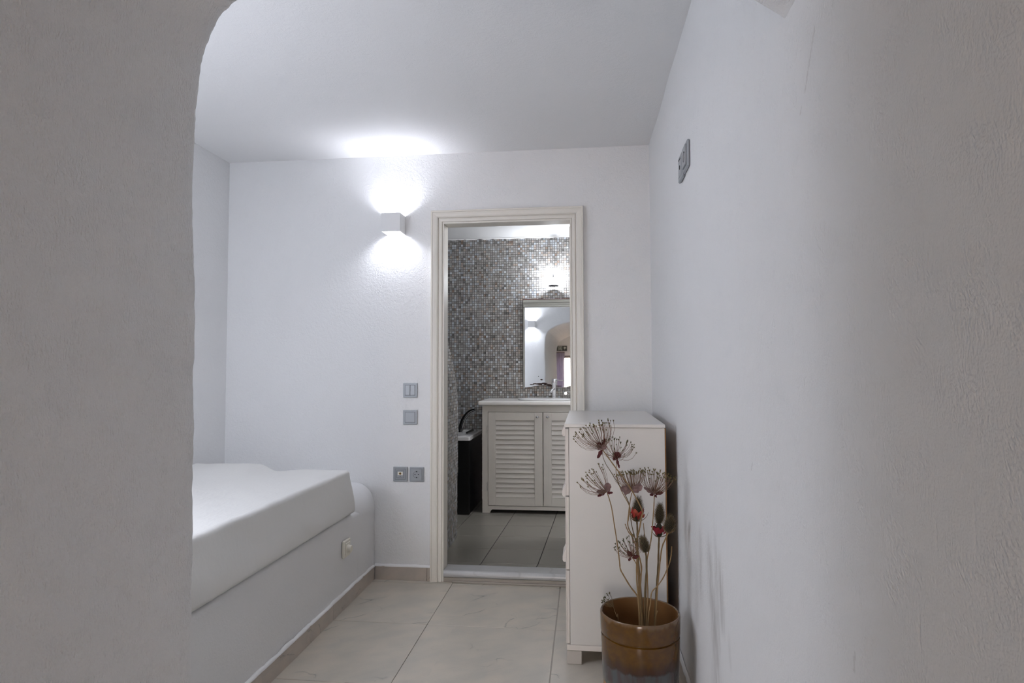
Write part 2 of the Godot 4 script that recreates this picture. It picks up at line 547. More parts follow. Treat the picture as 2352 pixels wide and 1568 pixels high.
# grey rub marks low on the right wall and a few scratches (x along d, y up)
func make_scuffed_wall() -> void:
	var w := 1024; var h := 640   # d from 0.0 to 3.84, y from 2.4 to 0
	var im := Image.create(w, h, false, Image.FORMAT_RGBA8)
	im.fill(Color(0.52, 0.49, 0.46, 0.0))
	var n := noise(71, 0.05, 3)
	var per := w / 3.84
	# streaks: [d, width, y low, y high, strength]
	var st := [[1.95, 0.045, 0.42, 0.74, 0.42], [1.90, 0.055, 0.28, 0.64, 0.52], [1.86, 0.020, 0.36, 0.82, 0.30], [1.79, 0.030, 0.45, 0.72, 0.45], [1.84, 0.016, 0.34, 0.80, 0.30], [2.12, 0.030, 0.40, 0.74, 0.28], [2.20, 0.040, 0.30, 0.60, 0.20], [1.88, 0.070, 0.14, 0.44, 0.36], [1.70, 0.015, 0.40, 0.54, 0.14]]
	for s in st:
		for y in range(int((2.4 - s[3]) * h / 2.4), int((2.4 - s[2]) * h / 2.4)):
			var yy := 2.4 - y * 2.4 / h
			var t: float = (yy - s[2]) / (s[3] - s[2])
			var lean: float = s[0] + 0.03 * (t - 0.5) * (1.0 if s[0] < 1.97 else -1.0) + 0.006 * n.get_noise_2d(s[0] * 900.0, y * 1.0)
			for x in range(int((lean - s[1] * 2.0) * per), int((lean + s[1] * 2.0) * per) + 1):
				var k: float = exp(-pow((x / per - lean) / s[1], 2.0)) * smoothstep(0.0, 0.25, t) * smoothstep(1.0, 0.55, t) * s[4]
				k *= clampf(0.75 + 0.9 * n.get_noise_2d(x * 6.0, y * 0.6), 0.1, 1.0)
				im.set_pixel(x, y, Color(0.52, 0.49, 0.46, maxf(im.get_pixel(x, y).a, clampf(k, 0.0, 0.7))))
	# scratches: [d0, y0, d1, y1]
	for s in [[1.02, 1.73, 1.07, 1.65], [1.09, 1.63, 1.095, 1.62], [0.925, 0.80, 0.93, 0.775], [1.02, 0.62, 1.025, 0.60], [1.45, 0.98, 1.46, 0.965]]:
		for i in 60:
			var t := i / 59.0
			var x := int(lerpf(s[0], s[2], t) * per); var y := int((2.4 - lerpf(s[1], s[3], t)) * h / 2.4)
			im.set_pixel(x, y, Color(0.62, 0.58, 0.55, 0.25))
	M.wall_paint = ImageTexture.create_from_image(im)

# ------------------------------------------------------------------ start
func _ready() -> void:
	rng.seed = 20
	# --- camera
	cam = Camera3D.new()
	cam.name = "camera"
	add_child(cam)
	cam.position = Vector3(0, HC, 0)
	cam.rotation_degrees = Vector3(2.529, 6.595, -0.166)
	cam.fov = rad_to_deg(2.0 * atan(784.0 / FPX))
	cam.near = 0.05
	cam.current = true
	# --- sky, exposure
	var sky := Sky.new()
	var sm := ProceduralSkyMaterial.new()
	sm.sky_top_color = Color(0.93, 0.92, 0.93)
	sm.sky_horizon_color = Color(1.0, 0.945, 0.89)
	sm.ground_horizon_color = Color(0.80, 0.77, 0.74)
	sm.ground_bottom_color = Color(0.70, 0.67, 0.64)
	sm.sun_angle_max = 0.0
	sky.sky_material = sm
	var env := Environment.new()
	env.background_mode = Environment.BG_SKY
	env.sky = sky
	env.background_energy_multiplier = 14.5
	env.tonemap_mode = Environment.TONE_MAPPER_LINEAR
	env.tonemap_exposure = 1.25
	env.sdfgi_enabled = true; env.ssao_enabled = true; env.ssil_enabled = true
	var we := WorldEnvironment.new()
	we.name = "world_environment"
	we.environment = env
	add_child(we)

	make_materials()
	build_shell()
	build_arch()
	build_floor()
	build_bed()
	build_door()
	build_bathroom()
	build_rear_room()
	build_dresser()
	build_lamps()
	build_switches()
	build_pot()
	build_flowers()

# ------------------------------------------------------------------ shell
func build_shell() -> void:
	var mb := MB.new()
	# back wall with the door opening, 0.105 thick
	var d1 := DB + 0.090
	bx(mb, -2.75, OL - 0.02, -0.10, 2.60, DB, d1)
	bx(mb, OR + 0.02, 1.00, -0.10, 2.60, DB, d1)
	bx(mb, OL - 0.02, OR + 0.02, OT + 0.02, 2.60, DB, d1)
	bx(mb, OL - 0.02, OR + 0.02, -0.10, -0.001, DB, d1)
	struct_mesh("wall_back", mb, M.plaster_wall, "white trowelled plaster wall around the bathroom doorway")
	mb = MB.new()
	bx(mb, XL - 0.15, XL, -0.10, 2.60, DA - 0.1, DB)
	struct_mesh("wall_left", mb, M.plaster_wall, "white plaster wall along the far side of the bed")
	# right wall: one gently uneven sheet with a thick body behind it
	mb = MB.new()
	var un := noise(81, 0.9, 2)
	mb.grid(140, 70, func(s, t):
		var d: float = lerpf(0.0, 3.84, s); var y: float = lerpf(0.0, 2.4, t)
		d = minf(d, DB + 0.02)
		return P(XR + 0.006 * un.get_noise_2d(d * 1.2, y * 0.9) * smoothstep(0.0, 0.3, DB - d), y if t < 0.999 else 2.6, d), Vector3.LEFT)
	for i in mb.v.size():
		mb.uv[i] = Vector2(-mb.v[i].z / 3.84, 1.0 - minf(mb.v[i].y, 2.4) / 2.4)
	bx(mb, XR + 0.012, XR + 0.25, -0.10, 2.60, DR, DB)
	mb.two_uv = true
	M.plaster_right.detail_enabled = true
	M.plaster_right.detail_albedo = M.wall_paint
	M.plaster_right.detail_uv_layer = BaseMaterial3D.DETAIL_UV_2
	M.plaster_right.detail_blend_mode = BaseMaterial3D.BLEND_MODE_MIX
	struct_mesh("wall_right", mb, M.plaster_right, "white plaster wall with grey rub marks behind the pot")
	mb = MB.new()
	bx(mb, XR + 0.002, XR + 0.25, -0.10, 2.60, DR, 0.0)
	struct_mesh("wall_passage", mb, M.plaster_plain)
	mb = MB.new()
	bx(mb, XL - 0.15, XR + 0.25, HT, 2.60, DA - 0.05, DB + 0.1)
	struct_mesh("ceiling", mb, M.plaster_ceiling, "white uneven plaster ceiling above the bed")

# ------------------------------------------------------------------ thick arch wall
func arch_curve() -> Array:
	var raw := [[-0.769, 0.0], [-0.769, 0.58], [-0.770, 0.72], [-0.771, 0.89], [-0.775, 1.15], [-0.774, 1.23], [-0.776, 1.37], [-0.782, 1.48], [-0.784, 1.57], [-0.783, 1.652], [-0.782, 1.715], [-0.778, 1.76], [-0.770, 1.815], [-0.757, 1.858], [-0.734, 1.906], [-0.715, 1.925], [-0.687, 1.946], [-0.62, 1.987], [-0.53, 2.025], [-0.40, 2.055], [-0.25, 2.068], [-0.10, 2.058], [0.05, 2.022], [0.18, 1.966], [0.26, 1.912], [0.309, 1.874], [0.34, 1.851], [0.372, 1.826], [0.42, 1.79]]
	var c := []
	for r in raw: c.append(Vector3(r[0], r[1], 0))
	var s := spline(c, 12)
	return s

func build_arch() -> void:
	var c := arch_curve()
	var e := noise(31, 30.0, 2)
	var e2 := noise(32, 4.0, 2)
	# outward (away from the opening) directions
	var nr := []
	for k in c.size():
		var t: Vector3 = (c[mini(k + 1, c.size() - 1)] - c[maxi(k - 1, 0)]).normalized()
		nr.append(Vector3(-t.y, t.x, 0))
	# across: bedroom face at r, round arris, passage, round arris, rear face
	var across := [[0.10, DA], [0.03, DA], [0.012, DA], [0.006, DA - 0.002], [0.002, DA - 0.006], [0.0, DA - 0.013], [0.0, DA - 0.03]]
	for i in 26: across.append([0.0, lerpf(DA - 0.06, DR + 0.06, i / 25.0)])
	across.append_array([[0.0, DR + 0.03], [0.004, DR + 0.010], [0.016, DR], [0.05, DR], [0.10, DR]])
	var mb := MB.new()
	var first := 0
	var na := across.size()
	for k in c.size():
		for j in na:
			var d: float = across[j][1]
			var q: Vector3 = c[k] + nr[k] * across[j][0]
			var rough := 0.0020 * e.get_noise_2d(c[k].y + c[k].x * 1.3, d * 0.2) + 0.0035 * e2.get_noise_2d(c[k].y - c[k].x, d * 2.0)
			var s := smoothstep(DA - 0.05, DR, d)
			q += nr[k] * rough * (1.0 if absf(across[j][0]) < 0.03 else 0.0)
			# the passage narrows and drops a little towards the rear
			q += Vector3(0.045 * s if c[k].x < -0.3 else 0.0, -0.05 * s if c[k].y > 1.6 else 0.0, 0.0) * smoothstep(0.0, 0.5, s)
			mb.vert(Vector3(q.x, q.y, -d), -nr[k])
	for k in c.size():
		for j in na:
			var a: Vector3 = mb.v[mini(k + 1, c.size() - 1) * na + j] - mb.v[maxi(k - 1, 0) * na + j]
			var b: Vector3 = mb.v[k * na + mini(j + 1, na - 1)] - mb.v[k * na + maxi(j - 1, 0)]
			var g := a.cross(b).normalized()
			var want: Vector3 = -nr[k] + Vector3(0, 0, -2.0 if j < 4 else (2.0 if j > na - 4 else 0.0))
			mb.n[k * na + j] = g if g.dot(want) > 0.0 else -g
	for k in c.size() - 1:
		for j in na - 1:
			var a := k * na + j
			mb.face(a, a + 1, a + na + 1); mb.face(a, a + na + 1, a + na)
	# the two faces out to the left wall and the ceiling
	for side in 2:
		var d := DA if side == 0 else DR
		var j := 0 if side == 0 else na - 1
		var hint := Vector3(0, 0, -1 if side == 0 else 1)
		for k in c.size() - 1:
			var p: Vector3 = mb.v[k * na + j]; var q: Vector3 = mb.v[(k + 1) * na + j]
			mb.quad(p, q, far_edge(c, k + 1, d), far_edge(c, k, d), hint)
	struct_mesh("wall_arch", mb, M.plaster_arch, "thick brushed white plaster wall with a rounded arch")

# where the wall's face ends beyond a point of the arch: up the left wall, then along the ceiling
func far_edge(c: Array, k: int, d: float) -> Vector3:
	var corner := 0
	for i in c.size():
		if c[i].y > 1.87:
			corner = i
			break
	if k <= corner: return P(XL - 0.05, 2.56 * c[k].y / c[corner].y, d)
	var t := float(k - corner) / (c.size() - 1 - corner)
	return P(lerpf(XL - 0.05, 0.60, t), 2.56, d)

# ------------------------------------------------------------------ floor
func build_floor() -> void:
	var mb := MB.new()
	bx(mb, XL - 0.15, XR + 0.25, -0.10, -0.004, DR - 0.02, DB + 0.02)
	var fl := struct_mesh("floor", mb, M.grout_floor, "floor of large cream marble tiles with thin dark joints")
	var xs := [-1.940, -1.340, -0.740, -0.141, 0.459]
	var ds := [-0.473, 0.092, 0.657, 1.222, 1.788, 2.353, 2.918, 3.470, 3.60]
	for i in xs.size() - 1:
		for j in ds.size() - 1:
			var gx := 0.0012 if i < 2 else 0.0022
			var x0: float = maxf(xs[i] + 0.0010, XB if i == 1 else -9.0); var x1: float = minf(xs[i + 1] - (0.0030 if i == 2 else 0.0010), XR + 0.01)
			if i == 0: continue
			var d0: float = maxf(ds[j] + 0.0014, DR); var d1: float = minf(ds[j + 1] - 0.0014, DB + 0.015)
			var t := MB.new()
			var lift := 0.0006 * rng.randf()
			bx(t, x0, x1, -0.008, lift, d0, d1, 0.0012)
			var o := Vector2(rng.randf(), rng.randf())
			for k in t.v.size(): t.uv[k] = Vector2(t.v[k].x + o.x, -t.v[k].z + o.y) * 0.78
			part(fl, "floor_tile", t, M.marble)
	# the broad pale joint towards the dresser
	mb = MB.new()
	bx(mb, -0.1445, -0.1385, -0.006, 0.0004, 0.0, 3.46)
	part(fl, "pale_joint", mb, M.grout_light)
	# skirting of the same marble: along the bed base, the back wall and the right wall
	var sk := struct("baseboard_left", "low marble skirting along the foot of the bed base")
	var cuts := [DA, 1.62, 2.125, 2.915, DB - 0.012]
	for j in cuts.size() - 1: skirting(sk, P(XB, 0, cuts[j] + 0.0008), P(XB, 0, cuts[j + 1] - 0.0008), Vector3.RIGHT, 0.076)
	bead(sk, P(XB, 0.076, DA), P(XB, 0.076, DB - 0.01), Vector3.RIGHT, 51)
	sk = struct("baseboard_back", "short marble skirting between the bed base and the door frame")
	skirting(sk, P(XB + 0.012, 0, DB), P(-0.893, 0, DB), Vector3.BACK, 0.077)
	skirting(sk, P(-0.890, 0, DB), P(-0.870, 0, DB), Vector3.BACK, 0.074)
	bead(sk, P(XB + 0.01, 0.077, DB), P(-0.869, 0.077, DB), Vector3.BACK, 52)
	sk = struct("baseboard_right", "marble skirting at the foot of the right wall")
	for j in 5: skirting(sk, P(XR, 0, 0.3 + j * 0.565), P(XR, 0, 0.863 + j * 0.565), Vector3.LEFT, 0.07)
	bead(sk, P(XR, 0.07, 0.3), P(XR, 0.07, 3.12), Vector3.LEFT, 53)

func skirting(parent: Node3D, a: Vector3, b: Vector3, out: Vector3, h: float) -> void:
	var t := MB.new()
	var q := b + out * 0.011 + Vector3.UP * h
	t.box(Vector3(minf(a.x, q.x), 0.0, minf(a.z, q.z)), Vector3(maxf(a.x, q.x), h, maxf(a.z, q.z)), 0.0012)
	var o := Vector2(rng.randf(), rng.randf())
	for k in t.v.size(): t.uv[k] = Vector2(t.v[k].x + t.v[k].z + o.x, t.v[k].y + o.y) * 1.1
	part(parent, "skirting_tile", t, M.marble_skirting)

# the lumpy bead of whitewash on top of the skirting
func bead(parent: Node3D, a: Vector3, b: Vector3, out: Vector3, s: int) -> void:
	var n := noise(s, 9.0, 3)
	var mb := MB.new()
	var cnt := int(a.distance_to(b) * 90.0) + 2
	mb.grid(cnt, 7, func(t, u):
		var p := a.lerp(b, t)
		var w: float = 0.0115 + 0.002 * n.get_noise_1d(t * a.distance_to(b)) 
		var h: float = 0.0115 + 0.006 * n.get_noise_1d(t * a.distance_to(b) + 40.0)
		var ang: float = u * PI * 0.5
		return p + out * (w * cos(ang) + 0.0005) + Vector3.UP * (h * sin(ang) - 0.003), out + Vector3.UP)
	part(parent, "plaster_bead", mb, M.plaster_plain)

# ------------------------------------------------------------------ bed
func build_bed() -> void:
	var bed := thing("bed_base", P((XL + XB) * 0.5, 0, 2.3), "whitewashed masonry bed base with a rounded ledge at its end", "bed base")
	var un := noise(101, 1.6, 2)
	var mb := MB.new()
	# front, rounded arris and top
	var prof := [[XB, 0.0], [XB, 0.10], [XB, 0.20], [XB, 0.30], [XB, 0.38], [XB, 0.415], [XB - 0.003, 0.428], [XB - 0.010, 0.437], [XB - 0.022, 0.441], [XB - 0.06, 0.441], [XB - 0.3, 0.441], [XL + 0.005, 0.441]]
	mb.grid(90, prof.size(), func(s, t):
		var q: Array = prof[int(round(t * (prof.size() - 1)))]
		var d: float = lerpf(DA + 0.002, DB - 0.002, s)
		var k: float = 0.004 * un.get_noise_2d(d, q[1] * 2.0)
		return P(q[0] + (k if q[0] > XB - 0.05 else 0.0), q[1] + (0.006 * un.get_noise_2d(d * 1.5, 9.0) if q[1] > 0.41 else 0.0), d), Vector3(1, 1, 0))
	bx(mb, XL + 0.006, XB - 0.03, 0.0, 0.430, DA + 0.004, DB - 0.004)
	part(bed, "platform", mb, M.plaster_bed)
	# the ledge against the back wall, with a big round shoulder
	mb = MB.new()
	var led := []
	for i in 13:
		var a := PI * 0.5 * i / 12.0
		led.append(Vector2(XB - 0.004 - 0.115 * (1.0 - cos(a)), 0.40 + 0.128 * sin(a)))
	for y in [0.36, 0.24, 0.12, 0.002]: led.push_front(Vector2(XB - 0.004, y))
	led.append(Vector2(XB - 0.4, 0.528)); led.append(Vector2(XL + 0.005, 0.528))
	var across := [[3.235, -0.11], [3.238, -0.03], [3.246, -0.012], [3.258, -0.003], [3.275, 0.0], [3.36, 0.001], [3.44, 0.003], [3.48, 0.005], [DB - 0.004, 0.014]]
	mb.grid(across.size(), led.size(), func(s, t):
		var q: Vector2 = led[int(round(t * (led.size() - 1)))]
		var r: Array = across[int(round(s * (across.size() - 1)))]
		return P(q.x + 0.0075 * smoothstep(3.232, 3.30, r[0]) + minf(r[1], 0.0) * (0.3 if q.y > 0.44 and q.x > XB - 0.2 else 0.0), q.y + r[1] * smoothstep(0.38, 0.46, q.y), r[0]), Vector3(1, 1, 0))
	part(bed, "ledge", mb, M.plaster_bed)
	# mattress in a fitted sheet
	var mt := thing("mattress", P(-1.65, 0.445, 2.2), "thick mattress in a plain white fitted sheet on the masonry base", "mattress")
	mb = MB.new()
	var wr := noise(103, 2.4, 3)
	var wf := noise(104, 9.0, 3)
	mb.round_box(Vector3(-2.09, 0.447, -3.195), Vector3(-1.190, 0.672, -1.215), 0.020, Vector3i(46, 10, 90), 5, func(p: Vector3, nn: Vector3):
		var q := p
		var top := smoothstep(0.45, 0.672, p.y)
		q.x -= 0.020 * top * smoothstep(-1.6, -1.2, p.x)               # the side leans in a little
		q.z += 0.030 * top * smoothstep(-2.9, -3.2, p.z) * smoothstep(-1.75, -1.6, p.x)
		q += nn * (0.006 * smoothstep(0.45, 0.52, p.y) * wr.get_noise_3d(p.x, p.y * 1.5, p.z) + 0.0016 * wf.get_noise_3d(p.x, p.y * 0.4, p.z))
		# the sheet rides up over the far corner by the wall
		q.y += 0.020 * smoothstep(-1.60, -1.72, p.x) * smoothstep(-2.75, -3.05, p.z) * top
		q.y -= 0.010 * exp(-pow((p.x + 1.60) / 0.07, 2.0)) * smoothstep(-2.9, -3.1, p.z) * top
		# tugged corner near the arch
		q += nn * 0.006 * wf.get_noise_3d(p.x * 2.0, p.y * 1.2, p.z * 2.0) * smoothstep(-2.05, -1.75, p.z) * smoothstep(0.64, 0.5, p.y)
		if p.y < 0.46: q.y = p.y + 0.0022 * wf.get_noise_1d(p.z * 2.0)
		return q)
	part(mt, "fitted_sheet", mb, M.sheet)
	# dimmer on the front of the base
	var dm := thing("dimmer_switch", P(XB, 0.295, 3.075), "cream dimmer switch with round knob on the bed base", "dimmer switch")
	mb = MB.new()
	mb.round_box(Vector3(XB + 0.002, 0.252, -3.118), Vector3(XB + 0.016, 0.338, -3.032), 0.006, Vector3i(1, 1, 1), 3)
	part(dm, "plate", mb, M.cream_plastic)
	mb = MB.new()
	bx(mb, XB + 0.015, XB + 0.019, 0.266, 0.324, 3.046, 3.104, 0.002)
	part(dm, "cover", mb, M.cream_plastic)
	mb = MB.new()
	mb.lathe([Vector2(0.0215, 0.0), Vector2(0.0215, 0.003), Vector2(0.0185, 0.004), Vector2(0.0178, 0.017), Vector2(0.0165, 0.019), Vector2(0.0, 0.019)], 28, P(XB + 0.018, 0.292, 3.075), Vector3.RIGHT)
	part(dm, "knob", mb, M.cream_plastic)

# ------------------------------------------------------------------ door frame, sill, leaf
func build_door() -> void:
	var trim := struct("trim_1", "cream moulded door casing around the bathroom doorway")
	var prof := [[0.0, 0.0], [0.0, 0.013], [0.009, 0.014], [0.0100, 0.0095], [0.0130, 0.0095], [0.0140, 0.017], [0.030, 0.0195], [0.035, 0.0195], [0.0365, 0.014], [0.0405, 0.014], [0.042, 0.023], [0.050, 0.027], [0.066, 0.029], [0.078, 0.029], [0.0795, 0.033], [0.0895, 0.033], [0.0915, 0.030], [0.0915, 0.0]]
	for q in prof: q[0] *= 0.81
	for b in 3:
		var mb := MB.new()
		for k in prof.size() - 1:
			var w0: float = prof[k][0]; var o0: float = DB - prof[k][1]
			var w1: float = prof[k + 1][0]; var o1: float = DB - prof[k + 1][1]
			var sl := Vector3(prof[k + 1][1] - prof[k][1], 0, 0)
			if b == 0:
				mb.quad(P(OL - w0, 0.001, o0), P(OL - w0, OT + w0, o0), P(OL - w1, OT + w1, o1), P(OL - w1, 0.001, o1), Vector3(prof[k + 1][1] - prof[k][1], 0, (w1 - w0) + 0.0001))
			elif b == 1:
				mb.quad(P(OL - w0, OT + w0, o0), P(OR + w0, OT + w0, o0), P(OR + w1, OT + w1, o1), P(OL - w1, OT + w1, o1), Vector3(0, -(prof[k + 1][1] - prof[k][1]), (w1 - w0) + 0.0001))
			else:
				mb.quad(P(OR + w0, 0.001, o0), P(OR + w0, OT + w0, o0), P(OR + w1, OT + w1, o1), P(OR + w1, 0.001, o1), Vector3(-(prof[k + 1][1] - prof[k][1]), 0, (w1 - w0) + 0.0001))
		part(trim, "casing_board", mb, M.casing)
	var l := MB.new()
	bx(l, OL - 0.019, OL, 0.0, OT, DB + 0.001, DB + 0.089, 0.0015)
	part(trim, "lining_board", l, M.casing)
	l = MB.new()
	bx(l, OR, OR + 0.019, 0.0, OT, DB + 0.001, DB + 0.089, 0.0015)
	part(trim, "lining_board", l, M.casing)
	l = MB.new()
	bx(l, OL - 0.019, OR + 0.019, OT, OT + 0.019, DB + 0.001, DB + 0.089, 0.0015)
	part(trim, "lining_board", l, M.casing)
	# marble sill with a bullnose front, and the patched mortar step under it
	var sill := struct("trim_2", "grey white marble door sill with a rounded nosing")
	var mb := MB.new()
	var pr := PackedVector2Array()
	pr.append(Vector2(DB + 0.098, 0.026)); pr.append(Vector2(DB + 0.098, 0.064))
	for i in 9:
		var a := PI * i / 8.0
		pr.append(Vector2(DB - 0.006 - 0.019 * sin(a), 0.045 + 0.019 * cos(a)))
	mb.prism(pr, P(OL + 0.001, 0, 0), Vector3(0, 0, -1), Vector3.UP, Vector3(OR - OL - 0.002, 0, 0))
	for k in mb.v.size(): mb.uv[k] = Vector2(mb.v[k].x, mb.v[k].z + mb.v[k].y) * 0.9
	part(sill, "sill_slab", mb, M.marble_sill)
	mb = MB.new()
	bx(mb, OL + 0.001, OR - 0.001, 0.0, 0.026, DB - 0.014, DB + 0.09, 0.002)
	bx(mb, OL + 0.05, OR - 0.001, 0.0, 0.011, DB - 0.028, DB - 0.012, 0.003)
	part(sill, "mortar_step", mb, M.grout_light)
	# the leaf stands open inside the bathroom
	var leaf := struct("door_1", "painted door leaf standing open inside the bathroom")
	mb = MB.new()
	bx(mb, OR - 0.006, OR + 0.034, 0.065, OT - 0.012, DB + 0.095, DB + 0.785, 0.002)
	part(leaf, "door_panel", mb, M.casing)
	mb = MB.new()
	mb.tube([P(OR - 0.004, 1.03, DB + 0.755), P(OR - 0.045, 1.03, DB + 0.755), P(OR - 0.05, 1.03, DB + 0.74), P(OR - 0.05, 1.03, DB + 0.64)], 0.009, 10)
	part(leaf, "door_handle", mb, M.chrome)

# ------------------------------------------------------------------ bathroom
func mosaic(o: Vector3, ex: Vector3, ey: Vector3, out: Vector3, w: float, h: float, keep: Callable, s: int) -> MB:
	var mb := MB.new()
	mb.with_color = true
	var r := RandomNumberGenerator.new()
	r.seed = s
	var pitch := 0.0205
	var tw := 0.0191
	for j in int(h / pitch):
		for i in int(w / pitch):
			if not keep.call((i + 0.5) * pitch, (j + 0.5) * pitch): continue
			var k := r.randf()
			var c: Color
			var g := r.randf_range(0.78, 1.12)
			if k < 0.42: c = Color(0.31, 0.30, 0.29) * g
			elif k < 0.68: c = Color(0.39, 0.385, 0.375) * g
			elif k < 0.82: c = Color(0.44, 0.465, 0.50) * g
			elif k < 0.89: c = Color(0.20, 0.195, 0.19) * g
			elif k < 0.955: c = Color(0.38, 0.33, 0.29) * g
			elif k < 0.978: c = Color(0.26, 0.20, 0.165) * g
			else: c = Color(0.54, 0.57, 0.60)
			mb.col = Color(c.r, c.g, c.b)
			var q := o + ex * (i * pitch + r.randf_range(-0.0007, 0.0007)) + ey * (j * pitch + r.randf_range(-0.0007, 0.0007))
			var tx := r.randf_range(-0.0006, 0.0006); var ty := r.randf_range(-0.0006, 0.0006)
			var z := 0.004 + r.randf_range(-0.0004, 0.0006)
			var b := 0.0012
			var a := [q, q + ex * tw, q + ex * tw + ey * tw, q + ey * tw]
			var f := [q + ex * b + ey * b + out * (z + tx + ty), q + ex * (tw - b) + ey * b + out * (z - tx + ty), q + ex * (tw - b) + ey * (tw - b) + out * (z - tx - ty), q + ex * b + ey * (tw - b) + out * (z + tx - ty)]
			mb.quad(f[0], f[1], f[2], f[3], out)
			var dirs := [-ey, ex, ey, -ex]
			for m in 4: mb.quad(a[m], a[(m + 1) % 4], f[(m + 1) % 4], f[m], dirs[m] + out)
	return mb

func build_bathroom() -> void:
	var mb := MB.new()
	bx(mb, -2.75, 1.00, -0.05, 2.60, DM, DM + 0.15)
	var wb := struct_mesh("wall_bathroom", mb, M.grout_dark, "bathroom wall of small grey glass mosaic tiles")
	var top := noise(111, 4.0, 2)
	var m := mosaic(P(-1.75, 0.055, DM), Vector3.RIGHT, Vector3.UP, Vector3.BACK, 2.30, HB - 0.06, func(_a, _b): return true, 5)
	part(wb, "mosaic_tile", m, M.glass_mosaic, "small square glass mosaic tiles in greys, browns and pale blue", true)
	# lumpy plaster line where the mosaic meets the ceiling
	mb = MB.new()
	mb.grid(160, 5, func(s, t):
		var h: float = 0.010 + 0.008 * top.get_noise_1d(s * 2.6 * 3.0)
		var a: float = t * PI * 0.5
		return P(lerpf(-1.8, 0.6, s), HB - 0.002 - h * (1.0 - t), DM - 0.002 - 0.008 * sin(a)), Vector3(0, -1, 1))
	part(wb, "plaster_edge", mb, M.plaster_plain)
	mb = MB.new()
	bx(mb, -2.75, 1.00, HB, 2.60, DB + 0.1, DM + 0.1)
	struct_mesh("ceiling_bathroom", mb, M.plaster_ceiling, "white bathroom ceiling")
	mb = MB.new()
	bx(mb, -2.75, -2.60, -0.05, 2.60, DB + 0.1, DM + 0.1)
	struct_mesh("wall_bathroom_left", mb, M.plaster_plain)
	mb = MB.new()
	bx(mb, 0.80, 1.00, -0.05, 2.60, DB + 0.1, DM + 0.1)
	struct_mesh("wall_bathroom_right", mb, M.plaster_plain)
	# floor: 33 x 30 cm tiles, laid slightly off the square
	mb = MB.new()
	bx(mb, -2.75, 1.00, -0.05, HF - 0.003, DB + 0.09, DM + 0.05)
	var fl := struct_mesh("floor_bathroom", mb, M.grout_bath, "bathroom floor of grey green tiles with dark joints")
	var n := 0
	for i in range(-6, 5):
		for j in range(-1, 7):
			var g := 0.0022
			var cs := []
			var bad := false
			for q in [[0, 0], [1, 0], [1, 1], [0, 1]]:
				var a: float = i + q[0]; var b: float = j + q[1]
				var d: float = 3.702 + 0.2985 * b + 0.012 * a
				var x: float = -0.617 + 0.333 * a + 0.040 * (d - 3.62)
				x += g if q[0] == 0 else -g
				d += g * 0.7 if q[1] == 0 else -g * 0.7
				cs.append(Vector2(clampf(x, -2.6, 0.8), clampf(d, DB + 0.0985, DM - 0.001)))
			if cs[3].y - cs[0].y < 0.01 or cs[1].x - cs[0].x < 0.01: continue
			var t := MB.new()
			var lo := HF - 0.004
			var e := 0.0012
			var cen: Vector2 = (cs[0] + cs[1] + cs[2] + cs[3]) * 0.25
			for q in 4:
				var a: Vector2 = cs[q]; var b: Vector2 = cs[(q + 1) % 4]
				var a2 := a.move_toward(cen, e * 1.4); var b2 := b.move_toward(cen, e * 1.4)
				var mid := (a + b) * 0.5 - cen
				t.quad(P(a.x, lo, a.y), P(b.x, lo, b.y), P(b.x, HF - e, b.y), P(a.x, HF - e, a.y), P(mid.x, 0, mid.y))
				t.quad(P(a.x, HF - e, a.y), P(b.x, HF - e, b.y), P(b2.x, HF, b2.y), P(a2.x, HF, a2.y), P(mid.x, 0.5, mid.y))
			var z := []
			for q in 4: z.append(cs[q].move_toward(cen, e * 1.4))
			t.quad(P(z[0].x, HF, z[0].y), P(z[1].x, HF, z[1].y), P(z[2].x, HF, z[2].y), P(z[3].x, HF, z[3].y), Vector3.UP)
			part(fl, "floor_tile", t, M.bath_tile)
			n += 1
	# low mosaic-clad partition beside the door with a curved, falling top
	var xp := -0.868
	var pf := PackedVector2Array()
	for q in [[3.623, 0.0], [4.250, 0.0], [4.262, 0.5], [4.266, 0.80], [4.264, 0.944], [4.222, 1.035], [4.135, 1.155], [4.025, 1.255], [3.945, 1.324], [3.85, 1.39], [3.74, 1.445], [3.623, 1.475]]: pf.append(Vector2(q[0], q[1]))
	mb = MB.new()
	mb.prism(pf, P(xp - 0.11, HF, 0), Vector3(0, 0, -1), Vector3.UP, Vector3(0.106, 0, 0))
	var pt := struct_mesh("wall_partition", mb, M.grout_dark, "low bathroom partition clad in grey mosaic with a curved top")
	var inside := func(a, b):
		for s in [[0.0, 0.0], [0.010, 0.0], [-0.010, 0.0], [0.0, 0.011], [0.0, -0.011]]:
			if not Geometry2D.is_point_in_polygon(Vector2(3.625 + a + s[0], b + 0.003 + s[1]), pf): return false
		return true
	m = mosaic(P(xp - 0.004, HF + 0.003, 3.625), Vector3(0, 0, -1), Vector3.UP, Vector3.RIGHT, 0.66, 1.48, inside, 6)
	part(pt, "mosaic_tile", m, M.glass_mosaic, "small square glass mosaic tiles", true)
	# tiles along its falling edge
	var edge := MB.new()
	edge.with_color = true
	var er := RandomNumberGenerator.new()
	er.seed = 8
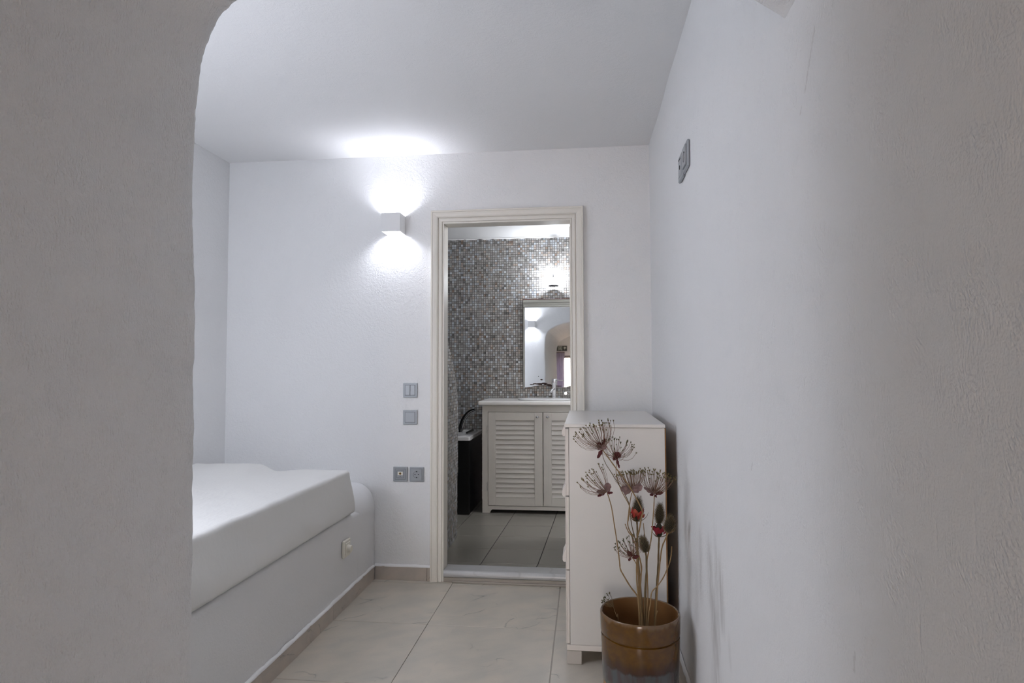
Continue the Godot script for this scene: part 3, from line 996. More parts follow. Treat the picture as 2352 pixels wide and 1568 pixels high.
	for k in range(1, pf.size() - 1):
		var a := pf[k]; var b := pf[k + 1]
		var cnt := maxi(1, int(round(a.distance_to(b) / 0.0205)))
		for i in cnt:
			var p := a.lerp(b, (i + 0.05) / cnt); var q := a.lerp(b, (i + 0.95) / cnt)
			var t2 := (q - p).normalized()
			var o2 := Vector2(t2.y, -t2.x)
			var out3 := P(0, o2.y, o2.x)
			for j in 5:
				var x0 := xp - 0.108 + j * 0.0208
				var g := er.randf_range(0.18, 0.42)
				edge.col = Color(g, g * 0.97, g * 0.94)
				edge.quad(P(x0, HF + p.y, p.x) + out3 * 0.004, P(x0 + 0.0186, HF + p.y, p.x) + out3 * 0.004, P(x0 + 0.0186, HF + q.y, q.x) + out3 * 0.004, P(x0, HF + q.y, q.x) + out3 * 0.004, out3)
				edge.quad(P(x0 + 0.0186, HF + p.y, p.x) + out3 * 0.004, P(x0 + 0.0186, HF + p.y, p.x), P(x0 + 0.0186, HF + q.y, q.x), P(x0 + 0.0186, HF + q.y, q.x) + out3 * 0.004, Vector3.RIGHT)
	part(pt, "edge_tile", edge, M.glass_mosaic, "mosaic tiles along the curved edge", true)
	build_tub()
	build_vanity()
	build_mirror()
	build_sconce()
	# globe on the bathroom ceiling, out of sight to the right of the doorway
	globe_lamp(P(0.38, HB, 4.45), "round white ceiling lamp lit in the bathroom beside the vanity", LAMP_E4, Color(0.98, 0.98, 1.0))

func build_tub() -> void:
	var tub := thing("bathtub", P(-1.65, HF, 5.19), "white bathtub with black side panels behind the mosaic partition", "bathtub")
	var x1 := -0.905
	var mb := MB.new()
	bx(mb, -2.42, x1 - 0.012, HF + 0.004, 0.625, 4.893, 4.908, 0.002)
	part(tub, "front_panel", mb, M.black_panel)
	mb = MB.new()
	bx(mb, x1 - 0.018, x1, HF + 0.004, 0.625, 4.893, DM - 0.012, 0.002)
	part(tub, "end_panel", mb, M.black_panel)
	mb = MB.new()
	# rim and basin: rings of a rounded rectangle, from the outside lip down to the bottom
	var cx := -1.665; var cd := 5.185
	var ring := func(hx: float, hd: float, r: float, y: float) -> Array:
		var a := []
		for q in 4:
			var sx: float = [1.0, -1.0, -1.0, 1.0][q]; var sd: float = [1.0, 1.0, -1.0, -1.0][q]
			for i in 7:
				var w := PI * 0.5 * (q + i / 6.0)
				a.append(P(cx + sx * (hx - r) + r * cos(w), y, cd + sd * (hd - r) + r * sin(w)))
		return a
	var rings := [ring.call(0.755, 0.300, 0.012, 0.628), ring.call(0.765, 0.305, 0.014, 0.631), ring.call(0.765, 0.305, 0.014, 0.656), ring.call(0.760, 0.300, 0.014, 0.661), ring.call(0.690, 0.235, 0.10, 0.661), ring.call(0.680, 0.225, 0.10, 0.652), ring.call(0.60, 0.18, 0.10, 0.30), ring.call(0.54, 0.14, 0.10, 0.24), ring.call(0.05, 0.05, 0.049, 0.235)]
	var cen := P(cx, 0.5, cd)
	for k in rings.size() - 1:
		var n: int = rings[k].size()
		for i in n:
			var a: Vector3 = rings[k][i]; var b: Vector3 = rings[k][(i + 1) % n]
			var c: Vector3 = rings[k + 1][(i + 1) % n]; var d: Vector3 = rings[k + 1][i]
			var out := (a + b) * 0.5 - cen
			out.y = 0
			if k in [3, 8]: out = Vector3.UP
			elif k > 3: out = -out + Vector3(0, 0.3, 0)
			elif k == 2: out += Vector3.UP
			mb.quad(a, b, c, d, out)
	part(tub, "basin", mb, M.acrylic)
	# tall curved bath tap, black above with a bright underside
	var tap := thing("bath_tap", P(-1.00, 0.661, 5.24), "black curved bath tap on the rim of the tub", "tap")
	mb = MB.new()
	var c0 := [P(-1.035, 0.665, 5.20), P(-1.030, 0.72, 5.20), P(-1.012, 0.772, 5.20), P(-0.985, 0.812, 5.20), P(-0.955, 0.838, 5.20), P(-0.918, 0.850, 5.20)]
	var sp := spline(c0, 5)
	for k in sp.size() - 1:
		var t: Vector3 = (sp[k + 1] - sp[k]).normalized()
		var up := Vector3(-t.y, t.x, 0)
		var r := lerpf(0.017, 0.012, k / float(sp.size()))
		var r2 := lerpf(0.017, 0.012, (k + 1) / float(sp.size()))
		var w := Vector3(0, 0, 0.020)
		mb.quad(sp[k] + up * r - w, sp[k] + up * r + w, sp[k + 1] + up * r2 + w, sp[k + 1] + up * r2 - w, up)
		mb.quad(sp[k] - w, sp[k] + w, sp[k + 1] + w, sp[k + 1] - w, -up)
		for s in [-1.0, 1.0]: mb.quad(sp[k] + w * s, sp[k] + up * r + w * s, sp[k + 1] + up * r2 + w * s, sp[k + 1] + w * s, Vector3(0, 0, s))
	mb.quad(sp[-1] - Vector3(0, 0, 0.02), sp[-1] + Vector3(0, 0, 0.02), sp[-1] + Vector3(0, 0.012, 0.02), sp[-1] + Vector3(0, 0.012, -0.02), Vector3.RIGHT)
	part(tap, "spout", mb, M.black_plastic)
	mb = MB.new()
	var low := []
	for q in sp: low.append(q + Vector3(0.010, -0.010, 0))
	low[0].y = 0.662
	mb.tube(low, 0.008, 8)
	part(tap, "under_pipe", mb, M.chrome)
	var hs := thing("hand_shower", P(-0.94, 0.661, 5.25), "dark hand shower lying along the tub rim", "hand shower")
	mb = MB.new()
	mb.tube([P(-0.962, 0.672, 5.08), P(-0.952, 0.675, 5.18), P(-0.945, 0.676, 5.26)], [0.008, 0.010, 0.011], 8)
	part(hs, "handle", mb, M.black_plastic)
	mb = MB.new()
	mb.lathe([Vector2(0.0, 0.0), Vector2(0.030, 0.002), Vector2(0.032, 0.010), Vector2(0.02, 0.018), Vector2(0.0, 0.022)], 18, P(-0.940, 0.663, 5.29))
	part(hs, "spray_head", mb, M.chrome)

func build_vanity() -> void:
	var x0 := -0.817; var x1 := 0.155; var df := 4.98; var dk := DM - 0.008
	var va := thing("vanity_cabinet", P((x0 + x1) * 0.5, HF, 5.2), "pale grey bathroom vanity with two louvred doors", "cabinet")
	var mb := MB.new()
	var yb := 0.079; var yt := 0.900
	# carcass: sides, top rail, bottom apron with cut-out feet
	bx(mb, x0, x0 + 0.02, HF + 0.002, yt, df + 0.018, dk)
	bx(mb, x1 - 0.02, x1, HF + 0.002, yt, df + 0.018, dk)
	bx(mb, x0 + 0.02, x1 - 0.02, 0.10, 0.118, df + 0.02, dk)
	bx(mb, x0 + 0.02, x1 - 0.02, 0.10, yt - 0.01, dk - 0.01, dk)
	part(va, "carcass", mb, M.vanity_paint)
	mb = MB.new()
	var ap := PackedVector2Array()
	for q in [[x0, yt], [x0, HF + 0.001], [x0 + 0.062, HF + 0.001], [x0 + 0.066, HF + 0.016], [x0 + 0.078, yb], [x1 - 0.078, yb], [x1 - 0.066, HF + 0.016], [x1 - 0.062, HF + 0.001], [x1, HF + 0.001], [x1, yt], [x1 - 0.046, yt], [x1 - 0.046, 0.108], [x0 + 0.046, 0.108], [x0 + 0.046, yt]]: ap.append(Vector2(q[0], q[1]))
	mb.prism(ap, P(0, 0, df), Vector3.RIGHT, Vector3.UP, P(0, 0, 0.018))
	bx(mb, x0 + 0.046, x1 - 0.046, 0.850, yt, df, df + 0.018)
	part(va, "face_frame", mb, M.vanity_paint)
	for s in 2:
		var a := x0 + 0.048 if s == 0 else -0.329
		var b := -0.334 if s == 0 else x1 - 0.048
		var d := MB.new()
		var y0 := 0.112; var y1 := 0.847
		var lx0 := a + 0.060; var lx1 := b - 0.065
		if s == 1:
			lx0 = a + 0.065; lx1 = b - 0.060
		var ly0 := 0.176; var ly1 := 0.784
		var z0 := df - 0.004; var z1 := df + 0.016
		bx(d, a, lx0, y0, y1, z0, z1, 0.0015)
		bx(d, lx1, b, y0, y1, z0, z1, 0.0015)
		bx(d, lx0, lx1, ly1, y1, z0, z1, 0.0)
		bx(d, lx0, lx1, y0, ly0, z0, z1, 0.0)
		var door := part(va, "door", d, M.vanity_paint)
		var cnt := 16
		for k in cnt:
			var h := (ly1 - ly0) / cnt
			var y := ly0 + k * h
			var sl := MB.new()
			# a slat: lower edge forward, upper edge tucked back under the next one
			var pr := PackedVector2Array([Vector2(-0.0025, y + 0.0022), Vector2(0.0015, y), Vector2(0.0135, y + h + 0.004), Vector2(0.0100, y + h + 0.006)])
			sl.prism(pr, P(lx0 + 0.0005, 0, df), Vector3(0, 0, -1), Vector3.UP, Vector3(lx1 - lx0 - 0.001, 0, 0))
			part(door, "slat", sl, M.vanity_paint)
		var bk := MB.new()
		bx(bk, lx0 - 0.01, lx1 + 0.01, ly0 - 0.01, ly1 + 0.012, df + 0.0165, df + 0.019)
		part(door, "back_sheet", bk, M.vanity_paint)
		var kn := MB.new()
		var kx := b - 0.040 if s == 0 else a + 0.036
		kn.lathe([Vector2(0.006, 0.0), Vector2(0.005, 0.010), Vector2(0.011, 0.014), Vector2(0.0125, 0.020), Vector2(0.009, 0.026), Vector2(0.0, 0.028)], 16, P(kx, 0.812, z0), Vector3.BACK, Vector2(0.8, 1.15))
		part(door, "knob", kn, M.chrome)
		if s == 0:
			for y in [0.71, 0.26]:
				for q in 2:
					var hg := MB.new()
					hg.tube([P(a - 0.006, y - 0.030 + q * 0.031, z0 - 0.001), P(a - 0.006, y - 0.001 + q * 0.031, z0 - 0.001)], 0.0045, 8)
					part(door, "hinge", hg, M.vanity_paint)
	var ct := thing("worktop", P((x0 + x1) * 0.5, 0.9, 5.2), "white rounded-edge slab on the louvred vanity", "counter")
	mb = MB.new()
	mb.round_box(Vector3(x0 - 0.033, 0.901, -dk), Vector3(x1 + 0.033, 0.936, -(df - 0.025)), 0.012, Vector3i(1, 1, 1), 4)
	part(ct, "slab", mb, M.counter_white)
	mb = MB.new()
	mb.lathe([Vector2(0.215, 0.0), Vector2(0.222, 0.006), Vector2(0.215, 0.011), Vector2(0.200, 0.009), Vector2(0.18, 0.003), Vector2(0.0, 0.002)], 40, P(-0.331, 0.936, 5.20), Vector3.UP, Vector2(0.72, 1.0))
	part(ct, "basin", mb, M.acrylic)
	var fa := thing("basin_tap", P(-0.254, 0.936, 5.40), "slim chrome pillar tap on the vanity top", "tap")
	mb = MB.new()
	mb.lathe([Vector2(0.022, 0.0), Vector2(0.022, 0.004), Vector2(0.0185, 0.006), Vector2(0.0185, 0.128), Vector2(0.0195, 0.130), Vector2(0.0195, 0.166), Vector2(0.017, 0.169), Vector2(0.0, 0.169)], 28, P(-0.262, 0.937, 5.40))
	part(fa, "body", mb, M.chrome)
	mb = MB.new()
	mb.tube([P(-0.262, 1.02, 5.39), P(-0.275, 1.016, 5.30), P(-0.280, 1.00, 5.275)], [0.011, 0.010, 0.010], 12)
	part(fa, "spout", mb, M.chrome)
	mb = MB.new()
	mb.tube([P(-0.250, 1.094, 5.40), P(-0.180, 1.094, 5.37)], 0.0045, 8)
	part(fa, "lever", mb, M.chrome)

func build_mirror() -> void:
	# hangs a little forward at the top and turned a little
	var mi := thing("wall_mirror", P(-0.255, 1.415, DM - 0.034), "worn mirror with moulded grey frame hung above the vanity", "mirror")
	var w := 0.279; var h0 := -0.384; var h1 := 0.384
	var put := func(called: String, mb: MB, m: Material) -> MeshInstance3D:
		var o := MeshInstance3D.new()
		o.name = called
		o.mesh = mb.mesh()
		o.material_override = m
		mi.add_child(o, true)
		return o
	# glass with a wavy lower edge
	var mb := MB.new()
	var pg := PackedVector2Array([Vector2(-w + 0.016, h1 - 0.06), Vector2(-w + 0.016, h0 - 0.004)])
	var low := noise(121, 6.0, 2)
	for i in 31:
		var t := i / 30.0
		pg.append(Vector2(lerpf(-w + 0.018, w - 0.018, t), h0 + 0.022 * exp(-pow((t - 0.30) / 0.16, 2.0)) + 0.016 * exp(-pow((t - 0.80) / 0.12, 2.0)) + 0.003 * low.get_noise_1d(t)))
	pg.append(Vector2(w - 0.016, h0 - 0.004)); pg.append(Vector2(w - 0.016, h1 - 0.06))
	mb.prism(pg, Vector3(0, 0, 0.004), Vector3.RIGHT, Vector3.UP, Vector3(0, 0, 0.004))
	put.call("mirror_pane", mb, M.mirror_glass)
	# brown spots where the silver has gone, along the lower edge
	mb = MB.new()
	for q in [[-0.175, -0.352, 0.022, 0.006], [-0.135, -0.354, 0.035, 0.008], [-0.095, -0.350, 0.028, 0.007], [-0.065, -0.360, 0.03, 0.006], [0.0, -0.372, 0.06, 0.005], [-0.118, -0.316, 0.011, 0.006], [-0.145, -0.288, 0.004, 0.004], [-0.20, -0.360, 0.02, 0.004], [-0.03, -0.367, 0.04, 0.006]]:
		var pw := PackedVector2Array()
		for i in 12:
			var a := TAU * i / 12.0
			var f := 1.0 + 0.35 * low.get_noise_2d(q[0] * 30.0 + cos(a) * 0.3, sin(a) * 0.3)
			pw.append(Vector2(q[0] + q[2] * cos(a) * f, q[1] + q[3] * sin(a) * f))
		mb = MB.new()
		mb.prism(pw, Vector3(0, 0, 0.0079), Vector3.RIGHT, Vector3.UP, Vector3(0, 0, 0.0006))
		put.call("worn_patch", mb, M.worn_silver)
	mb = MB.new()
	for q in [[0.0, 0.010, 0.016], [0.010, 0.030, 0.026], [0.030, 0.050, 0.020], [0.050, 0.068, 0.024]]:
		mb.box(Vector3(-w, h1 - q[1], -0.004), Vector3(w, h1 - q[0], q[2]), 0.003)
	put.call("frame_rail", mb, M.mirror_frame)
	mb = MB.new()
	mb.box(Vector3(-w - 0.001, h1 - 0.0005, -0.004), Vector3(w + 0.001, h1 + 0.005, 0.017), 0.001)
	put.call("rail_edge", mb, M.frame_red)
	for s in [-1.0, 1.0]:
		mb = MB.new()
		mb.box(Vector3(minf(s * w, s * (w - 0.016)), h0 - 0.006, -0.004), Vector3(maxf(s * w, s * (w - 0.016)), h1 - 0.068, 0.018), 0.003)
		put.call("frame_stile", mb, M.mirror_frame)
	mi.rotation_degrees = Vector3(-0.92, -1.15, 0)

func build_sconce() -> void:
	var sc := thing("bathroom_wall_lamp", P(-0.26, 1.90, DM), "small glass wall lamp with dark foot above the mirror", "wall lamp")
	var at := P(-0.262, 1.912, DM - 0.075)
	var mb := MB.new()
	mb.lathe([Vector2(0.0, -0.008), Vector2(0.043, -0.008), Vector2(0.044, -0.006), Vector2(0.044, 0.003), Vector2(0.042, 0.005), Vector2(0.0, 0.005)], 32, at)
	part(sc, "foot", mb, M.black_plastic)
	mb = MB.new()
	mb.lathe([Vector2(0.032, 0.006), Vector2(0.031, 0.030), Vector2(0.026, 0.046), Vector2(0.0245, 0.046), Vector2(0.0295, 0.030), Vector2(0.0305, 0.006)], 32, at)
	part(sc, "glass_shade", mb, M.shade_glass)
	mb = MB.new()
	mb.lathe([Vector2(0.0, 0.072), Vector2(0.009, 0.072), Vector2(0.009, 0.096), Vector2(0.007, 0.098), Vector2(0.0, 0.098)], 18, at)
	part(sc, "socket", mb, M.chrome)
	mb = MB.new()
	mb.tube([at + Vector3(-0.005, 0.098, 0), at + Vector3(-0.005, 0.155, 0), at + Vector3(-0.005, 0.160, -0.070)], 0.0024, 8)
	mb.tube([at + Vector3(0.005, 0.098, 0), at + Vector3(0.005, 0.155, 0), at + Vector3(0.005, 0.160, -0.070)], 0.0024, 8)
	part(sc, "bracket", mb, M.chrome)
	mb = MB.new()
	mb.lathe([Vector2(0.0, 0.012), Vector2(0.010, 0.016), Vector2(0.013, 0.03), Vector2(0.010, 0.055), Vector2(0.006, 0.072), Vector2(0.0, 0.072)], 18, at)
	part(sc, "bulb", mb, M.bulb_glow)
	var li := OmniLight3D.new()
	li.name = "bulb_light"
	li.light_energy = 0.30
	li.light_color = Color(0.95, 0.97, 1.0)
	li.light_size = 0.012
	li.omni_range = 12.0
	li.omni_attenuation = 2.0
	li.shadow_enabled = true
	sc.add_child(li)
	li.position = at + Vector3(0, 0.036, 0) - sc.position

# ------------------------------------------------------------------ the room behind the camera, seen in the mirror
func build_rear_room() -> void:
	var d1 := -3.40
	var mb := MB.new()
	bx(mb, -2.75, 2.35, -0.10, 0.0, d1 - 0.15, DR - 0.02)
	struct_mesh("floor_rear", mb, M.marble)
	mb = MB.new()
	bx(mb, -2.75, 2.35, HT, 2.60, d1 - 0.15, DR)
	struct_mesh("ceiling_rear", mb, M.plaster_plain)
	mb = MB.new()
	bx(mb, -2.75, -2.60, 0.0, HT, d1, DR)
	struct_mesh("wall_rear_left", mb, M.plaster_plain)
	mb = MB.new()
	bx(mb, 2.20, 2.35, 0.0, HT, d1, DR)
	struct_mesh("wall_rear_right", mb, M.plaster_plain)
	mb = MB.new()
	bx(mb, 0.60, 2.35, 0.0, HT, DR - 0.001, DR + 0.12)
	bx(mb, -2.75, XL - 0.04, 0.0, HT, DR - 0.001, DR + 0.12)
	struct_mesh("wall_rear_front", mb, M.plaster_plain)
	# rear wall with a wide glazed opening
	var wx0 := -1.15; var wx1 := 0.25; var wt := 1.78
	mb = MB.new()
	bx(mb, -2.75, wx0, 0.0, HT, d1 - 0.15, d1)
	bx(mb, wx1, 2.35, 0.0, HT, d1 - 0.15, d1)
	bx(mb, wx0, wx1, wt, HT, d1 - 0.15, d1)
	struct_mesh("wall_rear", mb, M.plaster_plain)
	var win := struct("window_1", "glazed doors with brown frames behind lilac curtains")
	mb = MB.new()
	bx(mb, wx0, wx0 + 0.06, 0.0, wt, d1 - 0.10, d1 - 0.04, 0.003)
	bx(mb, wx1 - 0.06, wx1, 0.0, wt, d1 - 0.10, d1 - 0.04, 0.003)
	bx(mb, wx0 + 0.06, wx1 - 0.06, wt - 0.06, wt, d1 - 0.10, d1 - 0.04, 0.003)
	bx(mb, wx0 + 0.06, wx1 - 0.06, 0.0, 0.10, d1 - 0.10, d1 - 0.04, 0.003)
	bx(mb, -0.49, -0.41, 0.10, wt - 0.06, d1 - 0.10, d1 - 0.04, 0.003)
	part(win, "window_frame", mb, M.wood_brown)
	for s in 2:
		mb = MB.new()
		var a := wx0 + 0.06 if s == 0 else -0.41
		var b := -0.49 if s == 0 else wx1 - 0.06
		bx(mb, a, b, 0.10, wt - 0.06, d1 - 0.072, d1 - 0.068)
		part(win, "glass_pane", mb, M.pane)
	for s in 2:
		var x0 := -1.30 if s == 0 else 0.05
		var x1 := -0.80 if s == 0 else 0.45
		var cu := thing("curtain", P((x0 + x1) * 0.5, 0.0, d1 + 0.07), "lilac curtain gathered on the side of the exit sign" if s == 0 else "lilac curtain gathered away from the exit sign", "curtain")
		mb = MB.new()
		mb.grid(180, 6, func(u, v):
			return P(lerpf(x0, x1, u), lerpf(0.02, 1.84, v), d1 + 0.07 + 0.028 * sin(u * TAU * 6.5) * (1.0 - 0.3 * v)), Vector3.FORWARD)
		part(cu, "drape", mb, M.curtain)
		mb = MB.new()
		mb.tube([P(x0, 1.85, d1 + 0.07), P(x1, 1.85, d1 + 0.07)], 0.010, 8)
		part(cu, "rod", mb, M.wood_brown)
	# exit sign above the doors
	var ex := thing("exit_sign", P(-0.92, 1.895, d1), "dark green exit sign with arrow and running figure above the doors", "sign")
	mb = MB.new()
	bx(mb, -1.11, -0.75, 1.885, 2.005, d1, d1 + 0.02, 0.003)
	part(ex, "plate", mb, M.sign_green)
	mb = MB.new()
	var f := d1 + 0.0205
	mb.prism(PackedVector2Array([Vector2(-0.83, 1.960), Vector2(-0.80, 1.985), Vector2(-0.80, 1.970), Vector2(-0.77, 1.970), Vector2(-0.77, 1.945), Vector2(-0.80, 1.945), Vector2(-0.80, 1.910)]), P(0, 0, f), Vector3.RIGHT, Vector3.UP, P(0, 0, 0.001))
	part(ex, "arrow", mb, M.sign_white)
	mb = MB.new()
	for r in [[-0.945, -0.935, 1.900, 1.993], [-0.875, -0.865, 1.900, 1.993], [-0.945, -0.865, 1.985, 1.993]]: bx(mb, r[0], r[1], r[2], r[3], f, f + 0.001)
	mb.lathe([Vector2(0.009, 0.0), Vector2(0.009, 0.001), Vector2(0.0, 0.001)], 14, P(-0.905, 1.973, f), Vector3.FORWARD)
	for l in [[-0.905, 1.963, -0.907, 1.935], [-0.907, 1.937, -0.925, 1.915], [-0.907, 1.937, -0.890, 1.920], [-0.890, 1.920, -0.885, 1.903], [-0.905, 1.960, -0.925, 1.945], [-0.905, 1.960, -0.886, 1.945]]:
		var a := Vector2(l[0], l[1]); var b := Vector2(l[2], l[3])
		var o := (b - a).orthogonal().normalized() * 0.005
		mb.prism(PackedVector2Array([a + o, b + o, b - o, a - o]), P(0, 0, f), Vector3.RIGHT, Vector3.UP, P(0, 0, 0.001))
	part(ex, "pictogram", mb, M.sign_white)
	# terrace outside
	mb = MB.new()
	bx(mb, -9.0, 9.0, -0.25, -0.12, d1 - 8.0, d1 - 0.15)
	struct_mesh("floor_terrace", mb, M.terrace)

# ------------------------------------------------------------------ dresser
func build_dresser() -> void:
	var x0 := -0.066; var x1 := 0.318; var d0 := 2.592; var d1 := 3.405
	var dr := thing("chest_of_drawers", P(0.13, 0, 3.0), "white laminate chest of drawers against the right wall", "chest of drawers")
	var mb := MB.new()
	bx(mb, x0, x1, 0.079, 0.951, d0, d0 + 0.018, 0.001)
	part(dr, "side_panel", mb, M.laminate)
	mb = MB.new()
	bx(mb, x0, x1, 0.079, 0.951, d1 - 0.018, d1, 0.001)
	part(dr, "side_panel", mb, M.laminate)
	mb = MB.new()
	bx(mb, x0 - 0.018, x1 + 0.002, 0.952, 0.966, d0 - 0.008, d1 + 0.006, 0.0015)
	part(dr, "top_panel", mb, M.laminate)
	mb = MB.new()
	bx(mb, x0 - 0.014, x1, 0.057, 0.0785, d0 - 0.002, d1, 0.0012)
	part(dr, "base_panel", mb, M.laminate_edge)
	mb = MB.new()
	bx(mb, x1, x1 + 0.005, 0.060, 0.950, d0 + 0.001, d1 - 0.001)
	part(dr, "back_panel", mb, M.chipboard, "raw brown back panel")
	for q in [[x0 - 0.014, d0], [x1 - 0.062, d0], [x0 - 0.014, d1 - 0.062], [x1 - 0.062, d1 - 0.062]]:
		mb = MB.new()
		bx(mb, q[0], q[0] + 0.060, 0.0008, 0.057, q[1] + 0.002, q[1] + 0.062, 0.002)
		part(dr, "foot", mb, M.foot_wood)
	var ys := [0.0800, 0.3740, 0.6710, 0.9480]
	for k in 3:
		var y0: float = ys[k] + 0.0022; var y1: float = ys[k + 1] - 0.0022
		mb = MB.new()
		# raised rails round a panel, on the side that faces the bed
		bx(mb, x0 - 0.0135, x0 - 0.0015, y0, y1, d0 + 0.003, d1 - 0.003, 0.001)
		bx(mb, x0 - 0.0165, x0 - 0.013, y0, y0 + 0.048, d0 + 0.002, d1 - 0.002, 0.001)
		bx(mb, x0 - 0.0165, x0 - 0.013, y1 - 0.048, y1, d0 + 0.002, d1 - 0.002, 0.001)
		bx(mb, x0 - 0.0165, x0 - 0.013, y0 + 0.048, y1 - 0.048, d0 + 0.002, d0 + 0.05, 0.001)
		bx(mb, x0 - 0.0165, x0 - 0.013, y0 + 0.048, y1 - 0.048, d1 - 0.05, d1 - 0.002, 0.001)
		var dw := part(dr, "drawer", mb, M.laminate_edge)
		mb = MB.new()
		var yh: float = y1 - 0.036
		var pr := PackedVector2Array([Vector2(0.0, yh - 0.030), Vector2(0.020, yh - 0.030), Vector2(0.025, yh - 0.022), Vector2(0.025, yh - 0.005), Vector2(0.020, yh + 0.004), Vector2(0.010, yh + 0.030), Vector2(0.0, yh + 0.034)])
		mb.prism(pr, P(x0 - 0.0165, 0, 2.93), Vector3.LEFT, Vector3.UP, P(0, 0, 0.14))
		part(dw, "handle", mb, M.laminate_edge)

# ------------------------------------------------------------------ up-and-down cube lamps
func cube_lamp(at: Vector3, out: float, label: String, power: float) -> void:
	# at: middle of its back on the wall; out: +1 towards +z, -1 towards -z
	var la := thing("wall_lamp", at, label, "wall lamp", "cube wall lamps")
	var w := 0.0545; var h := 0.0535; var dp := 0.102; var t := 0.004
	var mb := MB.new()
	var zz := func(a: float, b: float) -> Array: return [minf(a * out, b * out), maxf(a * out, b * out)]
	var add := func(mm: MB, x0, x1, y0, y1, z: Array):
		mm.box(at + Vector3(x0, y0, z[0]), at + Vector3(x1, y1, z[1]), 0.0008)
	add.call(mb, -w, w, -h, h, zz.call(dp - t, dp))
	add.call(mb, -w, -w + t, -h, h, zz.call(0.001, dp - t))
	add.call(mb, w - t, w, -h, h, zz.call(0.001, dp - t))
	part(la, "shade", mb, M.lamp_white)
	mb = MB.new()
	add.call(mb, -w + t, w - t, -h + 0.004, h - 0.004, zz.call(0.0, 0.006))
	part(la, "back_plate", mb, M.lamp_white)
	mb = MB.new()
	var c := at + Vector3(0, 0, 0.052 * out)
	mb.lathe([Vector2(0.0, -0.016), Vector2(0.006, -0.013), Vector2(0.008, -0.006), Vector2(0.008, 0.006), Vector2(0.006, 0.013), Vector2(0.0, 0.016)], 16, c)
	part(la, "bulb", mb, M.bulb_glow)
	var li := OmniLight3D.new()
	li.name = "bulb_light"
	li.light_energy = power
	li.light_color = Color(0.945, 0.955, 1.0)
	li.light_size = 0.028
	li.omni_range = 12.0
	li.omni_attenuation = 2.0
	li.shadow_enabled = true
	la.add_child(li)
	li.position = Vector3(0, 0, 0.052 * out)

func build_lamps() -> void:
	cube_lamp(P(-1.083, 2.024, DB - 0.002), 1.0, "white cube wall lamp lit beside the bathroom door", LAMP_E)
	cube_lamp(P(-0.985, 2.024, DA + 0.002), -1.0, "white cube wall lamp lit beside the arch, seen in the mirror", LAMP_E2)
	# globe on the wall over the head of the bed; the arch hides it from here
	var at := P(-1.72, 1.40, DA)
	var gl := thing("globe_wall_lamp", at, "round white globe lamp lit on the wall over the bed's head", "wall lamp")
	var mb := MB.new()
	mb.lathe([Vector2(0.0, 0.0), Vector2(0.05, 0.0), Vector2(0.05, 0.012), Vector2(0.018, 0.016), Vector2(0.014, 0.05), Vector2(0.0, 0.05)], 24, at + Vector3(0, 0, -0.001), Vector3.FORWARD)
	part(gl, "wall_bracket", mb, M.lamp_white)
	mb = MB.new()
	var gp := []
	for i in 15: gp.append(Vector2(0.16 * sin(PI * i / 14.0), -0.16 * cos(PI * i / 14.0)))
	mb.lathe(gp, 28, at + Vector3(0, 0, -0.18))
	part(gl, "globe_light", mb, M.globe_glow)
	var li := OmniLight3D.new()
	li.name = "globe_lamp_light"
	li.light_energy = LAMP_E3
	li.light_color = Color(0.92, 0.94, 1.0)
	li.light_size = 0.155
	li.omni_range = 12.0
	li.omni_attenuation = 2.0
	li.shadow_enabled = true
	gl.add_child(li)
	li.position = Vector3(0, 0, -0.18)

func globe_lamp(at: Vector3, label: String, power: float, tint: Color) -> void:
	var gl := thing("ceiling_lamp", at, label, "ceiling lamp")
	var mb := MB.new()
	mb.lathe([Vector2(0.0, -0.045), Vector2(0.045, -0.045), Vector2(0.055, -0.001)], 24, at)
	part(gl, "ceiling_rose", mb, M.lamp_white)
	mb = MB.new()
	var gp := []
	for i in 15: gp.append(Vector2(0.10 * sin(PI * i / 14.0), -0.14 - 0.10 * cos(PI * i / 14.0)))
	mb.lathe(gp, 28, at)
	part(gl, "globe_light", mb, M.globe_glow)
	var li := OmniLight3D.new()
	li.name = "globe_lamp_light"
	li.light_energy = power
	li.light_color = tint
	li.light_size = 0.09
	li.omni_range = 12.0
	li.omni_attenuation = 2.0
	li.shadow_enabled = true
	gl.add_child(li)
	li.position = Vector3(0, -0.14, 0)

# ------------------------------------------------------------------ switches and sockets
func plate(o: Node3D, c: Vector3, s := 0.0415) -> void:
	var mb := MB.new()
	mb.box(c + Vector3(-s, -s, 0.0005), c + Vector3(s, s, 0.009), 0.0022)
	part(o, "plate", mb, M.switch_grey)

